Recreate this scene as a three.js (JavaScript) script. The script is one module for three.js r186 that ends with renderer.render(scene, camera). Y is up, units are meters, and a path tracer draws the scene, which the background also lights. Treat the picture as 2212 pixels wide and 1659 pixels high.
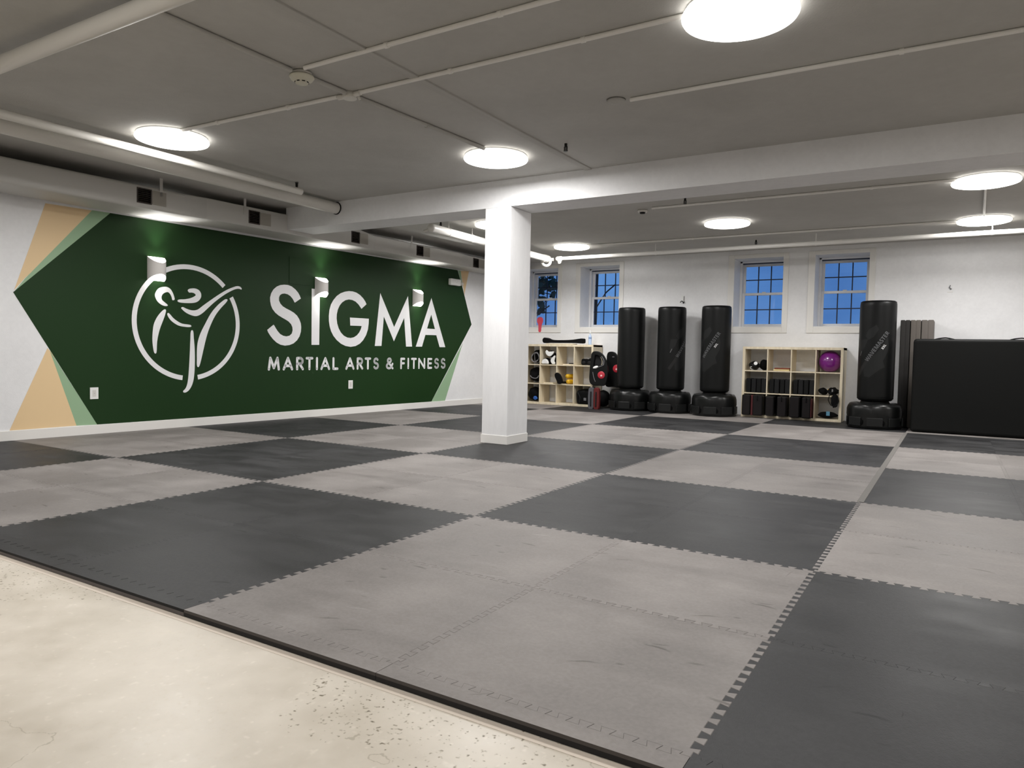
import * as THREE from 'three';
import { RoundedBoxGeometry } from 'three/addons/geometries/RoundedBoxGeometry.js';
import { mergeGeometries, mergeVertices, toCreasedNormals } from 'three/addons/utils/BufferGeometryUtils.js';
import { Brush, Evaluator, SUBTRACTION } from 'three-bvh-csg';
import { RectAreaLightUniformsLib } from 'three/addons/lights/RectAreaLightUniformsLib.js';

// ---------------------------------------------------------------- camera, sky, exposure
const renderer = new THREE.WebGLRenderer({ antialias: true });
renderer.toneMapping = THREE.LinearToneMapping;
renderer.toneMappingExposure = 1.22;
renderer.shadowMap.enabled = true;
RectAreaLightUniformsLib.init();
const scene = new THREE.Scene();
const camera = new THREE.PerspectiveCamera(56.2, 4 / 3, 0.05, 200);
camera.position.set(0.4885, 0.9381, 1.5735);
camera.rotation.set(-0.0428, 0.5486, 0.0195, 'YXZ');
const LAMP = { panel: 56, up: 1.5, down: 0.2, color: 0xfffdfb };       // ceiling panel radiance, sconce beams in candela

// main measures (metres): mat top is y = 0
const FLOOR = -0.026, CEIL = 2.69, BACK = -10.52, TILE = 0.91, FRONT = 7.2, RIGHT = 6.4;
const WA = new THREE.Vector3(-7.26, 0, -1.72), WB = new THREE.Vector3(-6.93, 0, -9.4);   // foot of the left wall, which runs slightly askew
const WD = WB.clone().sub(WA).normalize(), WN = new THREE.Vector3(-WD.z, 0, WD.x), WTURN = Math.atan2(-WD.z, WD.x);
const onWall = (s, y, off = 0) => new THREE.Vector3().copy(WA).addScaledVector(WD, s).addScaledVector(WN, off).setY(y);
const wallX = (z) => WA.x + (z - WA.z) * (WD.x / WD.z);

// ---------------------------------------------------------------- helpers
let seed = 7;
const rnd = () => { seed = (seed + 0x6d2b79f5) | 0; let t = Math.imul(seed ^ (seed >>> 15), 1 | seed); t = (t + Math.imul(t ^ (t >>> 7), 61 | t)) ^ t; return ((t ^ (t >>> 14)) >>> 0) / 4294967296; };
const taken = {};
const numbered = (n) => { const k = taken[n] = (taken[n] ?? -1) + 1; return k ? n + '_' + String(k).padStart(3, '0') : n; };
function tag(o, label, category, group, kind) {
  o.userData.label = label; o.userData.category = category;
  if (group) o.userData.group = group;
  if (kind) o.userData.kind = kind;
  return o;
}
function thing(name, label, category, pos = [0, 0, 0], turn = 0, group) {
  const g = new THREE.Group(); g.name = numbered(name); scene.add(g);
  g.position.set(...(pos.isVector3 ? pos.toArray() : pos)); g.rotation.y = turn;
  return tag(g, label, category, group);
}
function part(name, geo, material, parent, label) {
  const m = new THREE.Mesh(Array.isArray(geo) ? join(geo) : geo, material);
  m.name = name; m.castShadow = m.receiveShadow = true; parent.add(m);
  if (label) m.userData.label = label;
  return m;
}
function single(name, geo, material, label, category, group) { const m = part(numbered(name), geo, material, scene); return tag(m, label, category, group); }
function struct(name, geo, material, label) { const m = part(name, geo, material, scene); return tag(m, label, name.split('_')[0], null, 'structure'); }
function join(list) {
  const plain = list.map((g) => { const q = g.index ? g.toNonIndexed() : g.clone(); for (const k of Object.keys(q.attributes)) if (!['position', 'normal', 'uv'].includes(k)) q.deleteAttribute(k); q.clearGroups(); return q; });
  return plain.length === 1 ? plain[0] : mergeGeometries(plain);
}
function metreUV(g) {                                                  // box mapping in metres
  const q = g.index ? g.toNonIndexed() : g, p = q.attributes.position, n = q.attributes.normal, uv = new Float32Array(p.count * 2);
  for (let i = 0; i < p.count; i++) {
    const ax = Math.abs(n.getX(i)), ay = Math.abs(n.getY(i)), az = Math.abs(n.getZ(i));
    if (ay >= ax && ay >= az) { uv[2 * i] = p.getX(i); uv[2 * i + 1] = p.getZ(i); }
    else if (ax >= az) { uv[2 * i] = p.getZ(i); uv[2 * i + 1] = p.getY(i); }
    else { uv[2 * i] = p.getX(i); uv[2 * i + 1] = p.getY(i); }
  }
  q.setAttribute('uv', new THREE.BufferAttribute(uv, 2)); return q;
}
const box = (x0, x1, y0, y1, z0, z1) => metreUV(new THREE.BoxGeometry(x1 - x0, y1 - y0, z1 - z0).translate((x0 + x1) / 2, (y0 + y1) / 2, (z0 + z1) / 2));
const rbox = (x0, x1, y0, y1, z0, z1, r = 0.008, seg = 2) => new RoundedBoxGeometry(x1 - x0, y1 - y0, z1 - z0, seg, r).translate((x0 + x1) / 2, (y0 + y1) / 2, (z0 + z1) / 2);
const V = (x, y, z) => new THREE.Vector3(x, y, z);
function tube(points, r, seg = 12, steps, closed = false) { return new THREE.TubeGeometry(new THREE.CatmullRomCurve3(points, closed, 'catmullrom', 0.3), steps ?? Math.max(8, points.length * 6), r, seg, closed); }
function rod(a, b, r, seg = 16, r2 = r) {
  const d = b.clone().sub(a), g = new THREE.CylinderGeometry(r2, r, d.length(), seg);
  g.applyQuaternion(new THREE.Quaternion().setFromUnitVectors(V(0, 1, 0), d.clone().normalize())); g.translate(...a.clone().add(b).multiplyScalar(0.5).toArray()); return g;
}
const lathe = (pts, seg = 48) => new THREE.LatheGeometry(pts.map(([x, y]) => new THREE.Vector2(x, y)), seg);
const shapeOf = (pts, holes = []) => { const s = new THREE.Shape(pts.map(([x, y]) => new THREE.Vector2(x, y))); for (const h of holes) s.holes.push(new THREE.Path(h.map(([x, y]) => new THREE.Vector2(x, y)))); return s; };
const extrude = (pts, depth, o = {}, holes = []) => new THREE.ExtrudeGeometry(shapeOf(pts, holes), { depth, bevelEnabled: false, curveSegments: 12, ...o });
function smoothLoop(pts, n) { return new THREE.CatmullRomCurve3(pts.map(([x, y]) => V(x, y, 0)), true, 'centripetal').getPoints(n ?? pts.length * 3).slice(0, -1).map((p) => [p.x, p.y]); }
function blob(rx, ry, rz, amp = 0.12, freq = 3, sd = 1, detail = 24) {  // lumpy soft body
  const g = new THREE.SphereGeometry(1, detail, Math.round(detail * 0.7)), p = g.attributes.position;
  for (let i = 0; i < p.count; i++) {
    const x = p.getX(i), y = p.getY(i), z = p.getZ(i);
    const w = 1 + amp * (Math.sin(freq * x + sd) * Math.cos(freq * 1.3 * y + sd * 2.1) + 0.6 * Math.sin(freq * 1.9 * z + sd * 0.7) * Math.cos(freq * 2.3 * x - sd));
    p.setXYZ(i, x * rx * w, y * ry * w, z * rz * w);
  }
  g.computeVertexNormals(); return g;
}
const turned = (g, rx = 0, ry = 0, rz = 0) => g.applyMatrix4(new THREE.Matrix4().makeRotationFromEuler(new THREE.Euler(rx, ry, rz)));

// ---------------------------------------------------------------- procedural textures
function lattice(n, sd) { const a = new Float32Array(n * n); let s = sd * 7919 + 13; for (let i = 0; i < n * n; i++) { s = (Math.imul(s, 1664525) + 1013904223) | 0; a[i] = (s >>> 0) / 4294967296; } return a; }
function noise(size, cells, octaves, sd, sx = 1, sy = 1) {              // tileable fractal noise, mean 0.5
  const out = new Float32Array(size * size); let amp = 0.5, total = 0;
  for (let o = 0; o < octaves; o++) {
    const nx = Math.max(1, Math.round(cells * sx)) << o, ny = Math.max(1, Math.round(cells * sy)) << o, n = Math.max(nx, ny), L = lattice(n, sd + o * 31);
    for (let y = 0; y < size; y++) {
      const fy = y / size * ny, y0 = Math.floor(fy), ty = fy - y0, wy = ty * ty * (3 - 2 * ty), ya = (y0 % ny) * n, yb = ((y0 + 1) % ny) * n;
      for (let x = 0; x < size; x++) {
        const fx = x / size * nx, x0 = Math.floor(fx), tx = fx - x0, wx = tx * tx * (3 - 2 * tx), xa = x0 % nx, xb = (x0 + 1) % nx;
        out[y * size + x] += amp * ((L[ya + xa] * (1 - wx) + L[ya + xb] * wx) * (1 - wy) + (L[yb + xa] * (1 - wx) + L[yb + xb] * wx) * wy);
      }
    }
    total += amp; amp *= 0.5;
  }
  for (let i = 0; i < out.length; i++) out[i] /= total;
  return out;
}
function dataTexture(size, pixel, srgb = true, repeat = 1) {
  const d = new Uint8Array(size * size * 4), c = [0, 0, 0];
  for (let i = 0; i < size * size; i++) { pixel(i, c); d[4 * i] = c[0]; d[4 * i + 1] = c[1]; d[4 * i + 2] = c[2]; d[4 * i + 3] = 255; }
  const t = new THREE.DataTexture(d, size, size); t.magFilter = THREE.LinearFilter; t.minFilter = THREE.LinearMipmapLinearFilter; t.generateMipmaps = true;
  t.wrapS = t.wrapT = THREE.RepeatWrapping; t.repeat.set(repeat, repeat); if (srgb) t.colorSpace = THREE.SRGBColorSpace; t.needsUpdate = true; return t;
}
const clamp = (v) => Math.max(0, Math.min(255, v));
function shifted(t, ox, oy) { const c = t.clone(); c.offset.set(ox, oy); c.needsUpdate = true; return c; }

{ // overcast dusk sky, softly mottled all around
  const w = 512, a = noise(w, 48, 4, 201), t = dataTexture(w, (i, c) => { const v = (a[i] - 0.5) * 80; c[0] = clamp(80 + v * 0.8); c[1] = clamp(125 + v); c[2] = clamp(184 + v); });
  t.mapping = THREE.EquirectangularReflectionMapping; scene.background = t;
}

const std = (color, roughness = 0.6, more = {}) => new THREE.MeshStandardMaterial({ color, roughness, ...more });
const M = {};
{ // painted wall: faint roller stipple
  const a = noise(512, 8, 6, 3), b = noise(512, 64, 3, 9);
  const tex = dataTexture(512, (i, c) => { const v = (a[i] - 0.5) * 10 + (b[i] - 0.5) * 6; c[0] = clamp(240 + v); c[1] = clamp(240 + v); c[2] = clamp(241 + v); }, true, 0.6);
  const bump = dataTexture(512, (i, c) => { c[0] = c[1] = c[2] = clamp(128 + (b[i] - 0.5) * 200); }, false, 2.4);
  M.wall = std(0xffffff, 0.62, { map: tex, bumpMap: bump, bumpScale: 0.0006 });
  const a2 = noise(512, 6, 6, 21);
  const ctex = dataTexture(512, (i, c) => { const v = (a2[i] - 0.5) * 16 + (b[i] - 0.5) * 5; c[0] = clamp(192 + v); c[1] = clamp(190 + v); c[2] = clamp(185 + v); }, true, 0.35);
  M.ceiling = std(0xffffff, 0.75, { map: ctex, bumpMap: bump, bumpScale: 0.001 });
  M.pipe = std(0xe4e1da, 0.4); M.duct = std(0xc9c7c2, 0.45); M.conduit = std(0xf6f4ef, 0.45); M.trim = std(0xeceae6, 0.4);
}
{ // polished cream concrete with aggregate specks and faint cracks
  const n = 1024, a = noise(n, 4, 7, 5), b = noise(n, 24, 4, 15), s = noise(n, 220, 2, 33), k = noise(n, 110, 2, 41), z = noise(n, 3, 3, 55);
  const crack = new Float32Array(n * n); for (let i = 0; i < n * n; i++) crack[i] = Math.abs(a[i] - 0.52) < 0.0022 ? 1 : 0;
  const tex = dataTexture(n, (i, c) => {
    let v = (a[i] - 0.5) * 44 + (b[i] - 0.5) * 20; let w = 0;
    if (s[i] > 0.74 && z[i] > 0.45) w -= (s[i] - 0.74) * 560;
    if (k[i] > 0.76) w += (k[i] - 0.76) * 60;
    w -= crack[i] * 26;
    c[0] = clamp(204 + v + w); c[1] = clamp(195 + v * 1.05 + w); c[2] = clamp(180 + v * 1.15 + w * 1.05);
  }, true, 0.5);
  const rough = dataTexture(n, (i, c) => { const v = clamp(98 + (a[i] - 0.5) * 120 + (b[i] - 0.5) * 60 + (s[i] > 0.74 ? 50 : 0)); c[0] = c[1] = c[2] = v; }, false, 0.5);
  M.concrete = new THREE.MeshPhysicalMaterial({ map: tex, roughness: 1, roughnessMap: rough, clearcoat: 0.2, clearcoatRoughness: 0.3 });
}
function matTexture(dark) { // EVA foam: mottled, with drag marks and scuffs
  const n = 1024, q = dark ? 100 : 0, a = noise(n, 5, 6, 61 + q), st = noise(n, 5, 5, 71 + q, 1, 4), f = noise(n, 200, 2, 81 + q), m = noise(n, 3, 4, 91 + q);
  const marks = new Float32Array(n * n);
  for (let k = 0; k < (dark ? 54 : 30); k++) {
    let x = rnd() * n, y = rnd() * n; const ang = rnd() * 0.9 - 0.45 + (rnd() < 0.25 ? 1.4 : 0), len = 14 + rnd() * 60, w = 1 + rnd() * 2.6, amp = (rnd() < 0.3 ? 16 : -30) * (0.35 + 0.65 * rnd());
    for (let t = 0; t < len; t++) { x += Math.cos(ang + Math.sin(t * 0.07) * 0.3); y += Math.sin(ang + Math.sin(t * 0.07) * 0.3); const fade = Math.sin(Math.PI * t / len); for (let dy = -w; dy <= w; dy++) { const j = ((Math.floor(y + dy) + n) % n) * n + (Math.floor(x) + n) % n; marks[j] = amp < 0 ? Math.min(marks[j], amp * fade) : Math.max(marks[j], amp * fade); } }
  }
  const tex = dataTexture(n, (i, c) => {
    let v = (a[i] - 0.5) * (dark ? 40 : 46) + (st[i] - 0.5) * (dark ? 26 : 18) * (0.4 + 1.4 * m[i]) + (f[i] - 0.5) * 10 + marks[i];
    if (dark) { c[0] = clamp(48 + v); c[1] = clamp(48 + v); c[2] = clamp(49 + v); }
    else { c[0] = clamp(132 + v); c[1] = clamp(127 + v); c[2] = clamp(124 + v); }
  }, true, 1 / 1.82);
  const rough = dataTexture(n, (i, c) => { c[0] = c[1] = c[2] = clamp((dark ? 140 : 158) + (a[i] - 0.5) * 60 + (st[i] - 0.5) * 40); }, false, 1 / 1.82);
  const bump = dataTexture(512, ((b) => (i, c) => { c[0] = c[1] = c[2] = clamp(128 + (b[i] - 0.5) * 220); })(noise(512, 128, 2, 97)), false, 3);
  return [...Array(6).keys()].map((k) => new THREE.MeshPhysicalMaterial({ color: 0xffffff, roughness: 1, specularIntensity: dark ? 0.55 : 0.8, map: shifted(tex, k * 0.37, k * 0.61), roughnessMap: shifted(rough, k * 0.37, k * 0.61), bumpMap: bump, bumpScale: 0.0004 }));
}
M.matLight = matTexture(false); M.matDark = matTexture(true);
{ // pale birch foil
  const n = 512, g = noise(n, 2, 6, 111, 14, 1), a = noise(n, 4, 4, 121);
  const grain = (r, gg, b) => dataTexture(n, (i, c) => { const v = (g[i] - 0.5) * 34 + (a[i] - 0.5) * 14; c[0] = clamp(r + v); c[1] = clamp(gg + v * 1.05); c[2] = clamp(b + v * 1.1); }, true, 1.4);
  M.birch = std(0xffffff, 0.5, { map: grain(228, 215, 188) });
}
M.green = new THREE.MeshPhysicalMaterial({ color: 0x1a3717, roughness: 0.5, specularIntensity: 0.4 }); M.greenLight = std(0x98b894, 0.5); M.peach = std(0xeccea0, 0.5); M.paintWhite = std(0xf3f3f5, 0.5);
const dull = (color, roughness, specularIntensity = 0.4) => new THREE.MeshPhysicalMaterial({ color, roughness, specularIntensity });
M.black = dull(0x0e0e0e, 0.5); M.blackSoft = dull(0x0f0f10, 0.85, 0.25); M.blackVinyl = dull(0x0e0f0f, 0.4, 0.5); M.charcoal = dull(0x1d1d1e, 0.7); M.nearBlack = dull(0x070707, 0.9, 0.2);
M.white = std(0xeeeeec, 0.45); M.red = std(0xb42c3a, 0.4); M.darkRed = std(0x4e1016, 0.6); M.grey = std(0x77777a, 0.6); M.yellow = std(0xd8a818, 0.5);
M.metal = std(0x9a9a9a, 0.35, { metalness: 0.8 }); M.sprinkler = std(0x1b1a18, 0.4, { metalness: 0.4 });
M.muntin = std(0x0c1730, 0.5); M.sash = std(0xe9e9ea, 0.35);  // muntins: their backlit darkness is put into the navy colour
M.glass = new THREE.MeshPhysicalMaterial({ color: 0xffffff, roughness: 0.02, transmission: 1, thickness: 0, ior: 1.5 });
M.panelGlow = std(0xffffff, 0.5, { emissive: 0xfffcf7, emissiveIntensity: 3.5 });
M.sconceGlow = std(0xffffff, 0.5, { emissive: 0xfffaf0, emissiveIntensity: 9 });

// outlines of the painted mural, in metres along and up the left wall
const MURAL = {
  green: [[0.127,1.432],[1.048,2.345],[6.998,2.37],[7.14,2.09],[7.427,1.441],[6.346,0.096],[0.901,0.097]],
  peachTL: [[0.417,2.333],[0.95,2.34],[0.232,1.58],[0.135,1.451]],
  lgTL: [[0.862,2.342],[1.048,2.345],[0.135,1.437],[0.232,1.575]],
  peachBL: [[0.425,0.898],[0.47,0.85],[0.78,0.1],[0.084,0.097]],
  lgBL: [[0.446,0.875],[0.901,0.097],[0.695,0.1]],
  lgBR: [[7.181,1.103],[6.349,0.096],[6.705,0.092]],
  peachTR: [[7.086,2.369],[7.322,2.386],[7.203,1.956]],
  lgTR: [[7.007,2.369],[7.086,2.369],[7.14,2.09]],
  strokes: [
    [[1.534,1.512],[1.548,1.555],[1.58,1.594],[1.629,1.613],[1.678,1.616],[1.716,1.598],[1.744,1.56],[1.761,1.519],[1.768,1.478],[1.743,1.471],[1.733,1.501],[1.716,1.537],[1.689,1.558],[1.656,1.551],[1.626,1.53],[1.612,1.498],[1.618,1.467],[1.645,1.443],[1.678,1.419],[1.686,1.409],[1.679,1.4],[1.639,1.4],[1.596,1.418],[1.558,1.452]],
    [[1.931,1.597],[1.943,1.614],[1.989,1.627],[2.036,1.627],[2.078,1.609],[2.101,1.573],[2.101,1.534],[2.078,1.495],[2.037,1.467],[1.978,1.454],[1.885,1.449],[1.828,1.452],[1.806,1.461],[1.806,1.475],[1.828,1.485],[1.885,1.491],[1.955,1.507],[2.007,1.53],[2.032,1.551],[2.013,1.571],[1.978,1.577],[1.949,1.575]],
    [[1.849,1.388],[1.865,1.401],[1.908,1.386],[1.966,1.371],[2.019,1.371],[2.06,1.384],[2.132,1.438],[2.217,1.499],[2.315,1.567],[2.441,1.645],[2.531,1.686],[2.596,1.707],[2.636,1.701],[2.657,1.68],[2.652,1.668],[2.623,1.675],[2.57,1.667],[2.48,1.625],[2.378,1.561],[2.266,1.475],[2.18,1.397],[2.12,1.344],[2.072,1.314],[2.031,1.303],[1.966,1.314],[1.908,1.338],[1.868,1.367]],
    [[1.628,1.348],[1.65,1.361],[1.664,1.355],[1.655,1.302],[1.628,1.228],[1.595,1.143],[1.574,1.069],[1.559,0.985],[1.552,0.871],[1.543,0.855],[1.528,0.862],[1.514,0.912],[1.504,1.005],[1.507,1.087],[1.52,1.181],[1.552,1.255],[1.59,1.309]],
    [[1.679,1.309],[1.69,1.322],[1.711,1.31],[1.749,1.27],[1.806,1.231],[1.862,1.207],[1.943,1.2],[1.972,1.192],[1.976,1.179],[1.955,1.171],[1.885,1.172],[1.817,1.183],[1.749,1.218],[1.705,1.258]],
    [[1.972,1.125],[1.987,1.136],[1.999,1.126],[2.007,1.05],[2.019,0.92],[2.022,0.778],[2.016,0.636],[2.002,0.538],[1.978,0.473],[1.943,0.425],[1.903,0.402],[1.876,0.406],[1.874,0.422],[1.897,0.443],[1.92,0.486],[1.937,0.572],[1.949,0.724],[1.958,0.886],[1.964,1.027]],
    [[2.435,1.534],[2.457,1.527],[2.442,1.498],[2.366,1.42],[2.291,1.326],[2.23,1.212],[2.181,1.088],[2.139,0.933],[2.109,0.811],[2.082,0.718],[2.067,0.699],[2.051,0.71],[2.047,0.8],[2.049,0.92],[2.061,1.008],[2.096,1.108],[2.156,1.22],[2.229,1.345],[2.303,1.433],[2.378,1.499]]],
  S: [[3.582,1.625],[3.563,1.663],[3.533,1.703],[3.488,1.741],[3.428,1.775],[3.369,1.789],[3.304,1.788],[3.239,1.776],[3.183,1.751],[3.134,1.711],[3.099,1.659],[3.082,1.603],[3.084,1.551],[3.097,1.499],[3.121,1.454],[3.164,1.41],[3.214,1.378],[3.271,1.352],[3.329,1.328],[3.38,1.304],[3.421,1.27],[3.443,1.229],[3.447,1.187],[3.433,1.144],[3.396,1.114],[3.345,1.104],[3.294,1.11],[3.244,1.132],[3.201,1.172],[3.172,1.209],[3.151,1.24],[3.137,1.25],[3.04,1.179],[3.054,1.149],[3.089,1.104],[3.131,1.061],[3.188,1.018],[3.252,0.99],[3.324,0.98],[3.397,0.989],[3.464,1.013],[3.523,1.057],[3.564,1.112],[3.586,1.174],[3.591,1.235],[3.583,1.289],[3.558,1.342],[3.52,1.389],[3.468,1.425],[3.408,1.451],[3.342,1.474],[3.284,1.5],[3.245,1.533],[3.223,1.572],[3.223,1.613],[3.237,1.644],[3.269,1.664],[3.312,1.672],[3.363,1.665],[3.407,1.645],[3.444,1.612],[3.474,1.569],[3.483,1.563]],
  I: [[3.768,1.775],[3.912,1.774],[3.908,1.002],[3.771,0.999]],
  G: [[4.812,1.631],[4.785,1.67],[4.742,1.714],[4.681,1.756],[4.605,1.787],[4.53,1.799],[4.456,1.798],[4.375,1.782],[4.295,1.753],[4.224,1.709],[4.162,1.647],[4.116,1.579],[4.089,1.5],[4.079,1.417],[4.081,1.346],[4.096,1.269],[4.124,1.199],[4.168,1.135],[4.231,1.077],[4.312,1.027],[4.401,0.996],[4.499,0.985],[4.599,0.999],[4.683,1.035],[4.751,1.09],[4.81,1.167],[4.848,1.256],[4.861,1.345],[4.864,1.416],[4.481,1.414],[4.489,1.297],[4.718,1.3],[4.701,1.251],[4.668,1.2],[4.622,1.158],[4.564,1.128],[4.498,1.115],[4.432,1.12],[4.366,1.144],[4.31,1.187],[4.265,1.246],[4.236,1.317],[4.224,1.388],[4.227,1.448],[4.246,1.516],[4.281,1.578],[4.328,1.626],[4.392,1.661],[4.457,1.676],[4.523,1.673],[4.59,1.654],[4.649,1.617],[4.692,1.574],[4.71,1.555]],
  M: [[5.1,1.82],[5.416,1.313],[5.727,1.822],[5.841,1.014],[5.697,1.011],[5.644,1.469],[5.415,1.089],[5.184,1.466],[5.139,1.011],[4.996,1.008]],
  A: [[6.305,1.834],[6.69,1.019],[6.538,1.017],[6.446,1.217],[6.165,1.214],[6.084,1.016],[5.93,1.014]],
  hole: [[6.306,1.558],[6.408,1.319],[6.205,1.321]],
  text: [['M',3.051,3.243],['A',3.288,3.459],['R',3.509,3.641],['T',3.672,3.804],['I',3.849,3.892],['A',3.934,4.109],['L',4.154,4.266],['A',4.402,4.579],['R',4.625,4.756],['T',4.789,4.92],['S',4.963,5.091],['&',5.242,5.41],['F',5.568,5.679],['I',5.733,5.777],['T',5.822,5.957],['N',5.997,6.17],['E',6.227,6.347],['S',6.398,6.531],['S',6.572,6.707]],
};

// ---------------------------------------------------------------- the room
struct('floor', box(-9.2, RIGHT + 0.3, FLOOR - 0.3, FLOOR, BACK - 0.6, FRONT + 0.3), M.concrete, 'cream polished concrete floor');
struct('ceiling', box(-9.2, RIGHT + 0.3, CEIL, CEIL + 0.3, BACK - 0.6, FRONT + 0.3), M.ceiling, 'white painted concrete ceiling with exposed pipes');
struct('wall_right', box(RIGHT, RIGHT + 0.3, FLOOR, CEIL, BACK, FRONT), M.wall, 'plain white wall outside the picture on the right');
struct('wall_front', box(-9, RIGHT + 0.3, FLOOR, CEIL, FRONT, FRONT + 0.3), M.wall, 'plain white wall behind the viewer');
{
  const w = struct('wall_left', box(-9.6, 8.9, FLOOR, CEIL, -0.3, 0), M.wall, 'white left wall carrying the green mural');
  w.position.copy(WA); w.rotation.y = WTURN;
  const b = struct('baseboard_left', rbox(-9.4, 8.78, FLOOR, 0.095, 0.0005, 0.016, 0.004), M.trim, 'white baseboard along the left wall');
  b.position.copy(WA); b.rotation.y = WTURN;
}
// back wall with four deep window openings: [left, right]
const OPEN = [[-6.70, -5.925], [-5.45, -4.677], [-2.638, -1.869], [-1.394, -0.632]], WY0 = 1.43, WY1 = 2.56, REVEAL = 0.4;
{
  const g = extrude([[-7.2, FLOOR], [RIGHT, FLOOR], [RIGHT, CEIL], [-7.2, CEIL]], 0.55, {}, OPEN.map(([a, b]) => [[a, WY0], [a, WY1], [b, WY1], [b, WY0]]));
  struct('wall_back', metreUV(g.translate(0, 0, BACK - 0.55)), M.wall, 'white back wall with four small windows set in deep recesses');
}
OPEN.forEach(([a, b], i) => {
  const names = ['leftmost window in the back wall, half hidden by the white column', 'window above the left cube shelf, right beside the leftmost punching bag', 'window to the right of the third punching bag', 'rightmost window, above the right cube shelf and partly behind a punching bag'];
  const w = new THREE.Group(); w.name = 'window_' + (i + 1); scene.add(w); tag(w, names[i], 'window', null, 'structure');
  w.position.set((a + b) / 2, WY0, BACK - REVEAL);
  const h = (b - a) / 2, H = WY1 - WY0, mid = H * 0.515, c = 0.098, z1 = REVEAL;
  // casing on the room side
  part('casing', [rbox(-h - c, -h, -0.085, H + 0.062, z1, z1 + 0.018, 0.004), rbox(h, h + c * 0.85, -0.085, H + 0.062, z1, z1 + 0.018, 0.004), rbox(-h, h, H, H + 0.062, z1, z1 + 0.018, 0.004), rbox(-h, h, -0.085, 0, z1, z1 + 0.018, 0.004)], M.trim, w);
  part('window_sill', rbox(-h, h, 0, 0.018, 0.0, z1 + 0.008, 0.004), M.trim, w);
  // outer frame
  part('window_frame', [rbox(-h, -h + 0.035, 0, H, -0.09, 0.02, 0.004), rbox(h - 0.035, h, 0, H, -0.09, 0.02, 0.004), rbox(-h, h, H - 0.03, H, -0.09, 0.02, 0.004)], M.sash, w);
  part('dark_head_strip', box(-h + 0.035, h - 0.035, H - 0.042, H - 0.03, -0.06, 0.0), M.muntin, w);  // solid dark strip between the frame head and the upper sash
  for (const [y0, y1, z, nm] of [[mid - 0.02, H - 0.042, -0.06, 'upper_sash'], [0.018, mid + 0.02, -0.022, 'lower_sash']]) {
    const x0 = -h + 0.035, x1 = h - 0.035, r = 0.042;
    const s = part(nm, [rbox(x0, x0 + r, y0, y1, z - 0.03, z, 0.004), rbox(x1 - r, x1, y0, y1, z - 0.03, z, 0.004), rbox(x0 + r, x1 - r, y1 - r, y1, z - 0.03, z, 0.004), rbox(x0 + r, x1 - r, y0, y0 + (nm === 'lower_sash' ? 0.06 : 0.035), z - 0.03, z, 0.004)], M.sash, w);
    const gx0 = x0 + r, gx1 = x1 - r, gy0 = y0 + (nm === 'lower_sash' ? 0.06 : 0.035), gy1 = y1 - r;
    for (let k = 0; k < 3; k++) for (let j = 0; j < 2; j++) {
      const p = new THREE.PlaneGeometry((gx1 - gx0) / 3, (gy1 - gy0) / 2).translate(gx0 + (k + 0.5) * (gx1 - gx0) / 3, gy0 + (j + 0.5) * (gy1 - gy0) / 2, z - 0.016);
      part('pane', p, M.glass, s);
    }
    for (let k = 1; k < 3; k++) part('muntin', box(gx0 + k * (gx1 - gx0) / 3 - 0.008, gx0 + k * (gx1 - gx0) / 3 + 0.008, gy0, gy1, z - 0.026, z - 0.008), M.muntin, s);
    part('muntin', box(gx0, gx1, (gy0 + gy1) / 2 - 0.008, (gy0 + gy1) / 2 + 0.008, z - 0.025, z - 0.009), M.muntin, s);
  }
  part('sash_lock', rbox(-0.03, 0.03, mid + 0.02, mid + 0.035, -0.05, -0.025, 0.004), M.sash, w);
});
// column and beam
const COL = [-3.677, -3.367, -4.65, -5.06];
struct('column', rbox(COL[0], COL[1], 0.001, 2.42, COL[3], COL[2], 0.006), M.wall, 'square white column standing on the mats');
struct('trim_1', [rbox(COL[0] - 0.006, COL[1] + 0.006, 0.001, 0.09, COL[2] - 0.002, COL[2] + 0.006, 0.002), rbox(COL[0] - 0.006, COL[1] + 0.006, 0.001, 0.09, COL[3] - 0.006, COL[3] + 0.002, 0.002), rbox(COL[1] - 0.002, COL[1] + 0.006, 0.001, 0.09, COL[3], COL[2], 0.002), rbox(COL[0] - 0.006, COL[0] + 0.002, 0.001, 0.09, COL[3], COL[2], 0.002)], M.trim, 'low white skirting around the foot of the column');
struct('ceiling_beam', box(-6.66, RIGHT, 2.42, CEIL, COL[3], COL[2]), M.wall, 'deep white beam across the ceiling, carried by the column');
// joints in the ceiling
struct('trim_2', rbox(-2.545, -2.475, CEIL - 0.012, CEIL + 0.01, -4.64, 3, 0.005), M.ceiling, 'low painted ridge running along the ceiling');

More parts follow.
